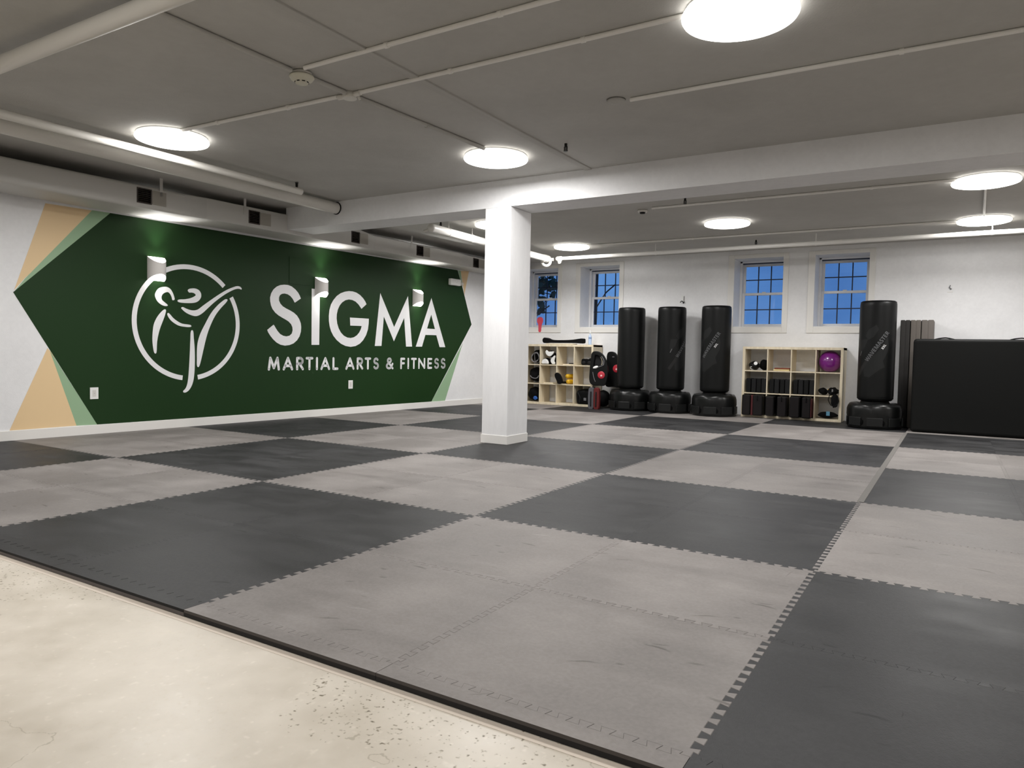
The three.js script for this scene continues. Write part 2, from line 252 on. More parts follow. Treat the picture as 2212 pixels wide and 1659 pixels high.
// ---------------------------------------------------------------- interlocking mats
{
  const mats = thing('puzzle_mat_floor', 'checkerboard floor of interlocking light and dark grey foam mats', 'mat');
  const N = 15, p = TILE / N, amp = 0.0125, dl = 0.07;
  const wave = [[0, 0], [0.44 * p, 0]];                                              // seam outline along one tile edge: [along, across]
  for (let k = 0; k < N; k++) {
    if (k) wave.push([(k + 0.25 + dl) * p, -amp]);
    wave.push([(k + (k ? 0.25 : 0.44) - dl) * p, amp], [(k + (k < N - 1 ? 0.75 : 0.56) + dl) * p, amp]);
    if (k < N - 1) wave.push([(k + 0.75 - dl) * p, -amp]);
  }
  wave.push([TILE - 0.44 * p, 0], [TILE, 0]);
  const opts = { depth: 0.022, bevelEnabled: true, bevelThickness: 0.0014, bevelSize: 0.0017, bevelOffset: -0.0017, bevelSegments: 1 };
  const lay = (g) => g.rotateX(-Math.PI / 2).translate(0, -0.0235, 0); // shape (x, y) -> floor (x, -z); top face at y = 0
  const finish = (shape, o = opts) => lay(new THREE.ExtrudeGeometry(shape, o));
  const S = (pts) => new THREE.Shape(pts.map(([x, y]) => new THREE.Vector2(x, y)));
  // tile occupying [0,T] x [0,T]; every seam has the same outline, so one tile fits everywhere; the dark mats close up tighter
  const up = wave, down = [...wave].reverse(), tight = { ...opts, bevelSize: 0.0006, bevelOffset: -0.0006, bevelThickness: 0.0008 };
  const edge = 0.06, sh = TILE - edge, sq = sh / TILE;
  const set = (o) => ({
    full: finish(S([...up.map(([t, a]) => [t, a]), ...up.slice(1).map(([t, a]) => [TILE + a, t]), ...down.slice(1).map(([t, a]) => [t, TILE + a]), ...down.slice(1, -1).map(([t, a]) => [a, t])]), o),
    firstRow: finish(S([...up.map(([t, a]) => [t, edge + a]), ...up.slice(1).map(([t, a]) => [TILE + a, edge + t * sq]), ...down.slice(1).map(([t, a]) => [t, TILE + a]), ...down.slice(1, -1).map(([t, a]) => [a, edge + t * sq])]), o),
    plain: finish(S([[0, 0], [TILE, 0], [TILE, TILE], [0, TILE]]), o), half: finish(S([[0, 0], [TILE, 0], [TILE, 0.49], [0, 0.49]]), o),
  });
  const pale = set(opts), dim = set(tight);
  const colour = (i, j) => ((Math.floor(i / 2) + Math.floor(j / 2)) % 2 !== 0);            // true: light
  const pick = (i, j) => (colour(i, j) ? M.matLight : M.matDark)[((i * 7 + j * 3) % 6 + 6) % 6];
  for (let i = -8; i < 3; i++) for (let j = 0; j < 12; j++) {
    const G = colour(i, j) ? pale : dim; let g = j === 0 ? G.firstRow : j < 8 ? G.full : j < 11 ? G.plain : G.half;
    if (i === -8) {                                                    // cut to the wall
      const z0 = -j * TILE - (j ? 0 : edge), z1 = j === 11 ? -10.5 : -(j + 1) * TILE, m = (z0 + z1) / 2, k = j < 8;
      g = finish(S([[wallX(z0) + 0.02 + 7.28, -z0 - j * TILE], ...(k ? up.map(([t, a]) => [TILE + a, -z0 - j * TILE + t * (z0 - z1) / TILE]) : [[TILE, -z0 - j * TILE], [TILE, -z1 - j * TILE]]), [wallX(z1) + 0.02 + 7.28, -z1 - j * TILE]]));
    }
    const t = part('mat_tile', g, pick(i, j), mats);
    t.position.set(i * TILE, 0, -j * TILE);
  }
  // border strips with a straight front: two foam layers, dark on one side and light on the other
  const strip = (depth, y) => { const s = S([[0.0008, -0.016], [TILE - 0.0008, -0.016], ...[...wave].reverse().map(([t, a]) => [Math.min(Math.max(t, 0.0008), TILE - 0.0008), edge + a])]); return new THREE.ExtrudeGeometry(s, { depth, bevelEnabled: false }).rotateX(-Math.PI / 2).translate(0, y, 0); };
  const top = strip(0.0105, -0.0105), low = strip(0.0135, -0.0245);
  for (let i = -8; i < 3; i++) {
    const t = part('border_strip', top, [pick(i, 0), colour(i, 0) ? M.paleStripSide ??= std(0x4f4a47, 0.9) : M.darkStripSide ??= std(0x1b1a1a, 0.9)], mats); t.position.set(i * TILE, 0, 0);  // strip sides get a darker flat colour than the strip tops
    const u = part('foam_underlayer', low, colour(i, 0) ? M.charcoalFoam ??= std(0x1e1c1c, 0.8) : M.paleFoam ??= std(0x5e5856, 0.85), t);
    u.position.y = 0;
  }
  // straight joint strips where the right-hand mats begin
  const grey = std(0x6e6b67, 0.75);
  part('joint_strip', rbox(-0.016, 0.026, -0.02, 0.002, -9.1, -3.66, 0.001), grey, mats);
  part('joint_strip', rbox(0.02, 2.7, -0.02, 0.002, -9.14, -9.09, 0.001), grey, mats);
}

single('floor_tape', box(-7.1, 2.73, FLOOR + 0.0001, FLOOR + 0.0008, 0.02, 0.048), std(0xded2c4, 0.6), 'pale tape strip on the concrete along the front edge of the mats', 'tape');

// ---------------------------------------------------------------- mural on the left wall
{
  const g = thing('wall_mural', 'dark green painted mural with white lettering and kicking figures emblem on the left wall', 'mural', WA, WTURN);
  const flat = (pts, z, holes = []) => extrude(pts, 0.0008, {}, holes).translate(0, 0, z);
  part('green_field', flat(MURAL.green, 0.0006), M.green, g, 'dark green field');
  for (const k of ['peachTL', 'peachBL', 'peachTR']) part('peach_stripe', flat(MURAL[k], 0.0002), M.peach, g, 'peach coloured stripe');
  for (const k of ['lgTL', 'lgBL', 'lgBR', 'lgTR']) part('light_green_stripe', flat(MURAL[k], 0.0004), M.greenLight, g, 'light green stripe');
  const emblem = new THREE.Group(); emblem.name = 'emblem'; g.add(emblem);
  const arc = (a0, a1) => { const P = []; const n = 60, cx = 1.95, cy = 1.2215; for (let i = 0; i <= n; i++) { const a = (a0 + (a1 - a0) * i / n) * Math.PI / 180; P.push([cx + 0.6785 * Math.cos(a), cy + 0.6785 * Math.sin(a)]); } for (let i = n; i >= 0; i--) { const a = (a0 + (a1 - a0) * i / n) * Math.PI / 180; P.push([cx + 0.6235 * Math.cos(a), cy + 0.6235 * Math.sin(a)]); } return P; };
  part('ring_arc', flat(arc(45.4, 262.6), 0.0016), M.paintWhite, emblem);
  part('ring_arc', flat(arc(-80.4, 31.2), 0.0016), M.paintWhite, emblem);
  for (const s of MURAL.strokes) part('brush_stroke', flat(smoothLoop(s), 0.0016), M.paintWhite, emblem);
  for (const ch of 'SIGMA') part('letter', flat(MURAL[ch], 0.0016, ch === 'A' ? [MURAL.hole] : []), M.paintWhite, g);
  // small line of capitals, drawn as strokes
  const Y0 = 0.648, Y1 = 0.832, T = 0.036, q = (n, f) => [...Array(n + 1).keys()].map((i) => f(i / n));
  const arcP = (cx, cy, rx, ry, a0, a1, n = 12) => q(n, (t) => { const a = (a0 + (a1 - a0) * t) * Math.PI / 180; return [cx + rx * Math.cos(a), cy + ry * Math.sin(a)]; });
  const essS = [...arcP(0.5, 0.745, 0.42, 0.255, 35, 180, 10), ...arcP(0.5, 0.745, 0.42, 0.22, 190, 260, 5), ...arcP(0.5, 0.265, 0.46, 0.25, 80, 0, 6), ...arcP(0.5, 0.265, 0.46, 0.265, -10, -150, 10)];
  const GLYPH = {
    M: [[[0, 0], [0.14, 1], [0.5, 0.12], [0.86, 1], [1, 0]]], A: [[[0, 0], [0.5, 1], [1, 0]], [[0.18, 0.3], [0.82, 0.3]]],
    R: [[[0, 0], [0, 1], [0.5, 1], ...arcP(0.5, 0.74, 0.45, 0.26, 90, -90), [0, 0.48]], [[0.45, 0.46], [1, 0]]],
    T: [[[0, 1], [1, 1]], [[0.5, 1], [0.5, 0]]], I: [[[0.5, 0], [0.5, 1]]], L: [[[0, 1], [0, 0], [1, 0]]], S: [essS],
    F: [[[1, 1], [0, 1], [0, 0]], [[0, 0.52], [0.9, 0.52]]], N: [[[0, 0], [0, 1], [1, 0], [1, 1]]], E: [[[1, 1], [0, 1], [0, 0], [1, 0]], [[0, 0.51], [0.92, 0.51]]],
    '&': [[[1, 0], [0.18, 0.72], ...arcP(0.44, 0.82, 0.27, 0.19, 200, -40, 10), [0.2, 0.48], ...arcP(0.4, 0.24, 0.4, 0.245, 130, 330, 10), [0.98, 0.46]]],
  };
  for (const [ch, x0, x1] of MURAL.text) {
    const list = [], w = x1 - x0 - T, h = Y1 - Y0 - T, at = ([u, v]) => [x0 + T / 2 + u * w, Y0 + T / 2 + v * h];
    for (const line of GLYPH[ch]) for (let i = 0; i < line.length; i++) {
      const a = at(line[i]);
      list.push(new THREE.CylinderGeometry(T / 2, T / 2, 0.0008, 14).rotateX(Math.PI / 2).translate(a[0], a[1], 0.002));
      if (i + 1 < line.length) { const b = at(line[i + 1]), dx = b[0] - a[0], dy = b[1] - a[1], d = Math.hypot(dx, dy); list.push(new THREE.BoxGeometry(d, T, 0.0008).rotateZ(Math.atan2(dy, dx)).translate((a[0] + b[0]) / 2, (a[1] + b[1]) / 2, 0.002)); }
    }
    part('small_letter', list, M.paintWhite, g);
  }
}
{ // small fittings on the left wall
  const hatch = thing('access_panel', 'small access panel painted green above the large letters', 'panel', onWall(3.385, 1.81), WTURN);
  part('door', rbox(0.0, 0.36, 0.0, 0.36, 0.002, 0.006, 0.001), M.green, hatch);
  for (const [s, y, l] of [[0.87, 0.43, 'white outlet plate on the green wall beside the light green stripe'], [4.503, 0.431, 'white outlet plate low on the green wall under the small lettering']]) {
    const o = thing('outlet_plate', l, 'outlet', onWall(s, y - 0.062), WTURN);
    part('plate', rbox(-0.043, 0.043, 0, 0.124, 0.002, 0.009, 0.003), M.white, o);
    part('socket', rbox(-0.018, 0.018, 0.028, 0.096, 0.008, 0.0105, 0.002), std(0xd9d6d2, 0.4), o);
    part('screw', new THREE.CylinderGeometry(0.003, 0.003, 0.002, 10).rotateX(Math.PI / 2).translate(0, 0.062, 0.011), M.metal, o);
  }
  const em = thing('emergency_light', 'small white emergency light box high on the wall near the mural point', 'light', onWall(6.88, 2.09), WTURN);
  part('housing', rbox(-0.14, 0.14, 0, 0.115, 0.002, 0.07, 0.015, 3), M.white, em);
  part('lens', new THREE.SphereGeometry(0.026, 20, 12).scale(1, 1, 0.5).translate(0.01, 0.075, 0.07), std(0xfafafa, 0.15), em);
  part('lamp_head', lathe([[0, 0], [0.03, 0.004], [0.038, 0.03], [0.03, 0.045], [0, 0.05]], 24).rotateX(Math.PI / 2).translate(0.17, 0.045, 0.03), std(0xcfcac2, 0.4), em);
}

// ---------------------------------------------------------------- lamps
const panels = [[-0.493, -2.162, 'largest round ceiling light panel, cut by the top edge of the picture'], [-5.123, -2.11, 'round ceiling light panel above the green wall and its large pipes'], [-3.045, -3.859, 'round ceiling light panel in front of the beam, above the column'],
  [0.693, -6.689, 'round ceiling light panel behind the beam at the right edge, nearer of the two there'], [0.749, -8.961, 'round ceiling light panel close to the right end of the back pipe'], [-2.067, -7.865, 'round ceiling light panel in the middle of the far bay'],
  [-4.814, -8.863, 'round ceiling light panel above the left windows, just right of the column'], [-4.85, -6.67, 'round ceiling light panel half hidden behind the column top'],
  [3.6, -2.1, 'round ceiling light panel outside the picture on the right'], [3.6, -7.8, 'round ceiling light panel outside the picture in the far bay'], [-2.9, 1.1, 'round ceiling light panel overhead on the left, outside the picture'], [1.9, 1.3, 'round ceiling light panel overhead on the right, outside the picture']];
for (const [x, z, label] of panels) {
  const t = thing('ceiling_light', label, 'light', [x, CEIL, z], 0, 'round ceiling light panels');
  part('housing', lathe([[0.05, 0], [0.272, 0], [0.276, -0.003], [0.276, -0.014], [0.05, -0.016]], 64), M.white, t);
  part('diffuser', lathe([[0, -0.054], [0.2, -0.0535], [0.26, -0.05], [0.28, -0.044], [0.286, -0.034], [0.284, -0.022], [0.276, -0.0165], [0, -0.0165]].reverse(), 64), M.panelGlow, t);
  const l = new THREE.RectAreaLight(LAMP.color, LAMP.panel, 0.47, 0.47); l.position.set(0, -0.058, 0); l.rotation.x = -Math.PI / 2; t.add(l); l.name = 'panel_lamp';
}
// half-round wall sconces with slanting glowing ends
for (const [s, label] of [[1.545, 'white half round wall sconce over the circle emblem'], [3.92, 'white half round wall sconce over the second large letter'], [5.935, 'white half round wall sconce between the last two large letters']]) {
  const t = thing('wall_sconce', label, 'sconce', onWall(s, 1.672), WTURN, 'wall sconces on the green wall');
  const a = 0.1, d = 0.115, H = 0.268, k = 0.62, n = 32, pos = [], idx = [];
  for (let i = 0; i <= n; i++) { const f = Math.PI * i / n, x = a * Math.cos(f), z = 0.004 + d * Math.sin(f); for (const [y, q] of [[k * (z - 0.004), 1], [H - k * (z - 0.004), 1], [k * (z - 0.004), 0.95], [H - k * (z - 0.004), 0.95]]) pos.push(x * q, y, z * q + 0.0004); }
  for (let i = 0; i < n; i++) { const b = 4 * i, c = b + 4; idx.push(b, b + 1, c, c, b + 1, c + 1, b + 2, c + 2, b + 3, c + 2, c + 3, b + 3, b + 1, b + 3, c + 1, c + 1, b + 3, c + 3, b, c, b + 2, c, c + 2, b + 2); }
  const g = new THREE.BufferGeometry(); g.setAttribute('position', new THREE.Float32BufferAttribute(pos, 3)); g.setAttribute('uv', new THREE.Float32BufferAttribute(pos.filter((_, i) => i % 3 < 2), 2)); g.setIndex(idx); g.computeVertexNormals();
  part('shade', g, std(0xeae6e3, 0.45, { side: THREE.DoubleSide }), t);
  part('back_plate', rbox(-0.09, 0.09, 0.02, H - 0.02, 0.002, 0.008, 0.002), M.white, t);
  const half = [...Array(n + 1).keys()].map((i) => [a * 0.945 * Math.cos(Math.PI * i / n), (d - 0.006) * Math.sin(Math.PI * i / n)]);
  const slant = Math.atan(k), face = extrude(half.map(([x, z]) => [x, z / Math.cos(slant)]), 0.003);
  const lowF = face.clone().rotateX(Math.PI / 2 - slant).translate(0, 0.004, 0.009), topF = face.clone().rotateX(Math.PI / 2 + slant).translate(0, H - 0.002, 0.009);
  part('lower_diffuser', lowF, M.sconceGlow, t); part('upper_diffuser', topF, M.sconceGlow, t);
  for (const [y, dir, I] of [[H + 0.012, 1, LAMP.up * 1.15], [-0.012, -1, LAMP.down]]) {
    const l = new THREE.SpotLight(LAMP.color, I, 0, 0.8, 0.8, 2); l.position.set(0, dir > 0 ? H - 0.012 : 0.012, 0.078); l.castShadow = true; l.shadow.radius = 1.5;
    l.target.position.set(0, l.position.y + dir, dir > 0 ? 0.35 : 0.15); t.add(l, l.target); l.name = 'sconce_lamp'; l.target.name = 'lamp_aim';
  }
}

// ---------------------------------------------------------------- duct along the left wall
{
  const t = thing('air_duct', 'long white air duct along the top of the left wall with dark grilles', 'duct', WA, WTURN);
  const ring = (s, d, y0, y1, r) => { const P = []; for (const [cx, cy, a0] of [[d - r, y0 + r, -90], [d - r, y1 - r, 0], [0.035 + r, y1 - r, 90], [0.035 + r, y0 + r, 180]]) for (let k = 0; k <= 5; k++) { const a = (a0 + 18 * k) * Math.PI / 180; P.push([s, cy + r * Math.sin(a), cx + r * Math.cos(a)]); } return P; };
  const skin = (rings) => { const n = rings[0].length, pos = [], idx = []; for (const R of rings) for (const p of R) pos.push(...p); for (let i = 0; i + 1 < rings.length; i++) for (let k = 0; k < n; k++) { const a = i * n + k, b = i * n + (k + 1) % n; idx.push(a, b, a + n, b, b + n, a + n); } for (const [o, f] of [[0, 1], [(rings.length - 1) * n, -1]]) for (let k = 1; k + 1 < n; k++) idx.push(...(f > 0 ? [o, o + k + 1, o + k] : [o, o + k, o + k + 1])); const g = new THREE.BufferGeometry(); g.setAttribute('position', new THREE.Float32BufferAttribute(pos, 3)); g.setAttribute('uv', new THREE.Float32BufferAttribute(pos.filter((_, i) => i % 3 < 2), 2)); g.setIndex(idx); return toCreasedNormals(g, 0.6); };
  const sec = [[-9, 0.57, 2.35, 2.585, 0.055], [1.55, 0.57, 2.35, 2.585, 0.03], [1.85, 0.5, 2.37, 2.605, 0.012], [4.2, 0.5, 2.37, 2.605, 0.012], [4.5, 0.45, 2.372, 2.58, 0.012], [6.55, 0.45, 2.372, 2.58, 0.012], [6.8, 0.42, 2.374, 2.57, 0.012], [8.7, 0.42, 2.374, 2.57, 0.012]];
  const frontAt = (s) => { let i = 0; while (i + 2 < sec.length && sec[i + 1][0] < s) i++; const a = sec[i], b = sec[i + 1], u = (s - a[0]) / (b[0] - a[0]); return a[1] + (b[1] - a[1]) * u; };
  const vents = [[1.1, 2.475], [2.47, 2.49], [4.1, 2.49], [5.49, 2.485], [6.97, 2.47]], ev = new Evaluator(); ev.attributes = ['position', 'normal', 'uv']; ev.useGroups = false;
  sec.slice(0, -1).forEach((a, i) => {
    let b = new Brush(skin([ring(...a), ring(...sec[i + 1])]), M.duct); b.updateMatrixWorld();
    for (const [s, y] of vents) if (s > a[0] && s < sec[i + 1][0]) { const c = new Brush(new THREE.BoxGeometry(0.14, 0.14, 0.36).translate(s, y, frontAt(s) - 0.16), M.duct); c.updateMatrixWorld(); b = ev.evaluate(b, c, SUBTRACTION); b.updateMatrixWorld(); }
    part(i % 2 ? 'duct_reducer' : 'duct_section', b.geometry, M.duct, t);
  });
  const brown = std(0x3d342f, 0.6);
  for (const [s, y] of vents) {                                        // louvres in front of real openings in the duct
    const d = frontAt(s), v = part('vent_grille', [rbox(s - 0.078, s + 0.078, y + 0.066, y + 0.078, d, d + 0.005, 0.001), rbox(s - 0.078, s + 0.078, y - 0.078, y - 0.066, d, d + 0.005, 0.001), rbox(s - 0.078, s - 0.066, y - 0.066, y + 0.066, d, d + 0.005, 0.001), rbox(s + 0.066, s + 0.078, y - 0.066, y + 0.066, d, d + 0.005, 0.001)], brown, t, 'dark brown grille');
    for (let k = 0; k < 7; k++) part('slat', new THREE.BoxGeometry(0.134, 0.002, 0.02).rotateX(0.65).translate(s, y - 0.057 + k * 0.019, d - 0.012), brown, v);
    part('blank_plate', rbox(s + 0.085, s + 0.235, y - 0.072, y + 0.072, d - 0.002, d + 0.004, 0.002), std(0xa39e94, 0.5), t, 'beige blank plate beside the grille');
  }
  for (const s of [-1.2, 1.28, 2.34, 5.3]) part('hanger_strap', box(s - 0.016, s + 0.016, 2.5, CEIL, frontAt(s) + 0.001, frontAt(s) + 0.004), M.duct, t);
}

// ---------------------------------------------------------------- pipes and ceiling fittings
function pipe(name, a, b, r, label, material = M.pipe, clips = []) {
  const t = thing(name, label, 'pipe', a);
  const o = a.clone(), e = b.clone().sub(a);
  part('run', rod(V(0, 0, 0), e, r, 24), material, t);
  for (const u of clips) { const c = e.clone().multiplyScalar(u), n = e.clone().normalize(); part('clamp', [rod(c.clone().addScaledVector(n, -0.012), c.clone().addScaledVector(n, 0.012), r + 0.004, 20), rod(c.clone().setY(c.y + r * 0.8), c.clone().setY(CEIL - 0.0015 - o.y), Math.min(0.006, r * 0.8), 8)], material, t); }
  return t;
}
{
  const p = pipe('heating_pipe', V(-3.9, 2.55, -0.478), V(2.4, 2.55, -0.5), 0.045, 'thick white pipe crossing the ceiling in the top left corner', M.pipe, [0.62]);
  part('run', rod(V(-1.4, 0, 0), V(0, 0, 0), 0.045, 24), M.pipe, p);
  const q = pipe('insulated_pipe', V(-5.79, 2.608, 6.9), V(-5.79, 2.608, -4.648), 0.066, 'wide white pipe beside the duct, ending at the beam with a dark ring');
  part('wall_ring', new THREE.TorusGeometry(0.068, 0.007, 10, 32).translate(0, 0, -4.643 - 6.9), M.black, q, 'dark ring where the pipe enters the beam');
  pipe('sprinkler_pipe', V(-5.49, 2.6, 6.9), V(-5.455, 2.6, -3.8), 0.034, 'thin white sprinkler pipe next to the wide insulated pipe', M.pipe, [0.3, 0.72]);
  // far bay
  const r = pipe('drain_pipe', V(-5.35, 2.545, -5.9), V(-5.43, 2.545, -9.1), 0.055, 'bright white pipe hanging behind the column beside the duct', std(0xf1efea, 0.35), [0.12, 0.3, 0.5]);
  part('end_cap', [new THREE.SphereGeometry(0.056, 20, 12), rod(V(-0.02, -0.02, 0.01), V(-0.09, -0.05, 0.05), 0.018, 12)], M.pipe, r);
  part('elbow', [rod(V(-0.075, 0, -3.15), V(-0.085, 0, -3.3), 0.064, 20), new THREE.TorusGeometry(0.07, 0.024, 10, 16).rotateY(0.4).translate(-0.08, -0.05, -3.24), rod(V(-0.08, -0.02, -3.26), V(0.02, -0.01, -3.32), 0.028, 16)], M.pipe, r);
  const b = pipe('back_pipe', V(-5.29, 2.545, -9.24), V(RIGHT, 2.56, -9.2), 0.03, 'white pipe running along the ceiling in front of the back wall', std(0xf1efea, 0.3), [0.15, 0.35, 0.525, 0.7]);
  part('coupling', [rod(V(0.02, 0, 0), V(0.1, 0, 0), 0.042, 20), rod(V(0.04, 0, 0), V(0.08, -0.07, 0.03), 0.03, 16)], M.pipe, b);
  // conduits
  const cx = [[-3.0, -1.08, -1.6, -1.585, 'thin conduit from the smoke detector to the top edge of the picture'], [-5.1, -3.19, -2.015, -2.07, 'thin conduit between the left ceiling light and the junction box'], [-3.03, -0.75, -2.08, -2.065, 'thin conduit between the junction box and the largest ceiling light'], [-1.45, 3.2, -3.07, -3.06, 'thin conduit on the ceiling in front of the beam at the right'], [-2.6, 0.5, -6.56, -6.56, 'thin conduit on the far ceiling just behind the beam'], [-4.7, 0.6, -8.88, -8.94, 'thin conduit joining the far row of ceiling lights']];
  for (const [x0, x1, z0, z1, l] of cx) pipe('conduit', V(x0, CEIL - 0.014, z0), V(x1, CEIL - 0.014, z1), 0.0135, l, M.conduit, [0.35, 0.75]);
  pipe('conduit', V(0.70, CEIL - 0.014, -6.98), V(0.74, CEIL - 0.014, -8.68), 0.0125, 'short conduit joining the two ceiling lights at the right edge', M.pipe, []);
  pipe('conduit', V(-3.13, CEIL - 0.016, 1.5), V(-3.1, CEIL - 0.016, -1.58), 0.016, 'conduit leading toward the viewer from the smoke detector', M.ceiling, [0.5]);
  pipe('conduit', V(-3.09, CEIL - 0.016, -1.75), V(-3.08, CEIL - 0.016, -2.03), 0.016, 'short conduit between the smoke detector and the junction box', M.ceiling, []);
  pipe('conduit', V(-3.07, CEIL - 0.016, -2.13), V(-2.98, CEIL - 0.016, -3.57), 0.016, 'conduit between the junction box and the light above the column', M.ceiling, [0.5]);
  const sm = thing('smoke_detector', 'round white smoke detector on the near ceiling', 'detector', [-3.095, CEIL, -1.665]);
  part('base', lathe([[0, 0], [0.062, 0], [0.062, -0.022], [0, -0.022]], 36), M.pipe, sm);
  part('body', lathe([[0, -0.024], [0.074, -0.024], [0.078, -0.034], [0.066, -0.052], [0.045, -0.06], [0.04, -0.072], [0, -0.074]].reverse(), 40), std(0xdad7c6, 0.5), sm);
  for (let k = 0; k < 8; k++) part('slot', new RoundedBoxGeometry(0.02, 0.006, 0.004, 2, 0.002).translate(0, -0.066, 0.0425).rotateY(k * Math.PI / 4 + 0.3), M.black, sm);
  const jb = thing('junction_box', 'small round junction box on the near ceiling', 'box', [-3.085, CEIL, -2.08]);
  part('box_body', lathe([[0, 0], [0.05, 0], [0.05, -0.038], [0.046, -0.042], [0, -0.042]].reverse(), 32), M.pipe, jb);
  part('connector', [rod(V(0.045, -0.018, 0), V(0.1, -0.018, 0.004), 0.018, 14), rod(V(-0.045, -0.018, 0), V(-0.1, -0.018, 0.006), 0.018, 14), rod(V(0.06, -0.03, -0.02), V(0.065, -0.05, -0.03), 0.008, 8)], M.pipe, jb);
  const s2 = thing('smoke_detector', 'small smoke detector on the far ceiling right of the column', 'detector', [-2.76, CEIL, -6.674]);
  part('base', lathe([[0, 0], [0.06, 0], [0.055, -0.03], [0, -0.03]].reverse(), 32), M.pipe, s2);
  part('sensor', lathe([[0, -0.03], [0.035, -0.03], [0.03, -0.045], [0, -0.045]].reverse(), 24), M.black, s2);
  const j2 = thing('ceiling_outlet', 'flat round blank cover at the end of a conduit in front of the beam', 'cover', [-1.55, CEIL, -3.06]);
  part('cover', lathe([[0, 0], [0.065, 0], [0.06, -0.018], [0, -0.022]].reverse(), 32), M.ceiling, j2);
  for (const [x, z, y, l] of [[-2.327, -3.818, CEIL, 'dark sprinkler head on the ceiling right of the light above the column'], [-5.456, -3.74, 2.62, 'dark sprinkler head on the end of the thin pipe by the duct'], [-5.473, -6.256, CEIL, 'dark sprinkler head above the bright pipe behind the column'], [-2.106, -6.271, CEIL, 'dark sprinkler head just behind the beam in the far bay'], [-2.073, -9.5, CEIL, 'dark sprinkler head above the window right of the third punching bag']]) {
    const up = y < CEIL, t = thing('fire_sprinkler', l, 'sprinkler', [x, y, z]), f = up ? 1 : -1;
    part('stem', rod(V(0, 0, 0), V(0, f * 0.03, 0), 0.012, 14), M.sprinkler, t);
    part('frame', [rod(V(-0.012, f * 0.025, 0), V(-0.012, f * 0.06, 0), 0.005, 8), rod(V(0.012, f * 0.025, 0), V(0.012, f * 0.06, 0), 0.005, 8), rod(V(0, f * 0.028, 0), V(0, f * 0.055, 0), 0.004, 8)], M.sprinkler, t);
    part('deflector', rod(V(0, f * 0.058, 0), V(0, f * 0.063, 0), 0.018, 16), M.sprinkler, t);
  }
}

// ---------------------------------------------------------------- free-standing punching bags
function bagPrint(strength) {
  const c = document.createElement('canvas'); c.width = 1024; c.height = 1024; const g = c.getContext('2d');
  g.fillStyle = '#0e0f0f'; g.fillRect(0, 0, 1024, 1024);
  const k = strength; if (k) {
    const px = 1024 / 1.445, py = 1024 / 1.38;                        // pixels per metre
    g.save(); g.translate(512, 500); g.scale(px / 700, py / 700);
    g.fillStyle = '#1e1f1f';
    const poly = (...p) => { g.beginPath(); p.forEach(([x, y], i) => (i ? g.lineTo(x, y) : g.moveTo(x, y))); g.closePath(); g.fill(); };
    poly([-60, -190], [10, -235], [30, -190], [-10, -120], [-60, -90], [-90, -130]);
    poly([-150, -90], [-60, -100], [-95, -20], [-150, 60], [-160, 0]);
    poly([110, -130], [125, -60], [120, 20], [75, 110], [95, 170], [50, 190], [-40, 270], [-90, 260], [-100, 200], [-60, 110], [10, 40], [70, -30]);
    g.save(); g.rotate(-0.98);
    g.fillStyle = '#232323'; g.fillRect(-300, -12, 300, 34);
    g.fillStyle = '#5e5f61'; g.font = 'bold 54px sans-serif'; g.textBaseline = 'middle'; g.scale(0.95, 1); g.fillText('WAVEMASTER', -140, 0);
    g.fillStyle = '#d8d8d8'; g.font = 'bold 32px sans-serif'; g.fillText('XXL', 40, 50);
    g.restore();
    g.strokeStyle = '#77787a'; g.lineWidth = 6; g.beginPath(); g.moveTo(-152, 62); g.lineTo(-132, 18); g.stroke();
    g.restore();
  }
  const t = new THREE.CanvasTexture(c); t.colorSpace = THREE.SRGBColorSpace; t.wrapS = THREE.RepeatWrapping; return t;
}
const bagSkin = new THREE.MeshPhysicalMaterial({ color: 0xffffff, roughness: 0.42, specularIntensity: 0.45, map: bagPrint(1) });
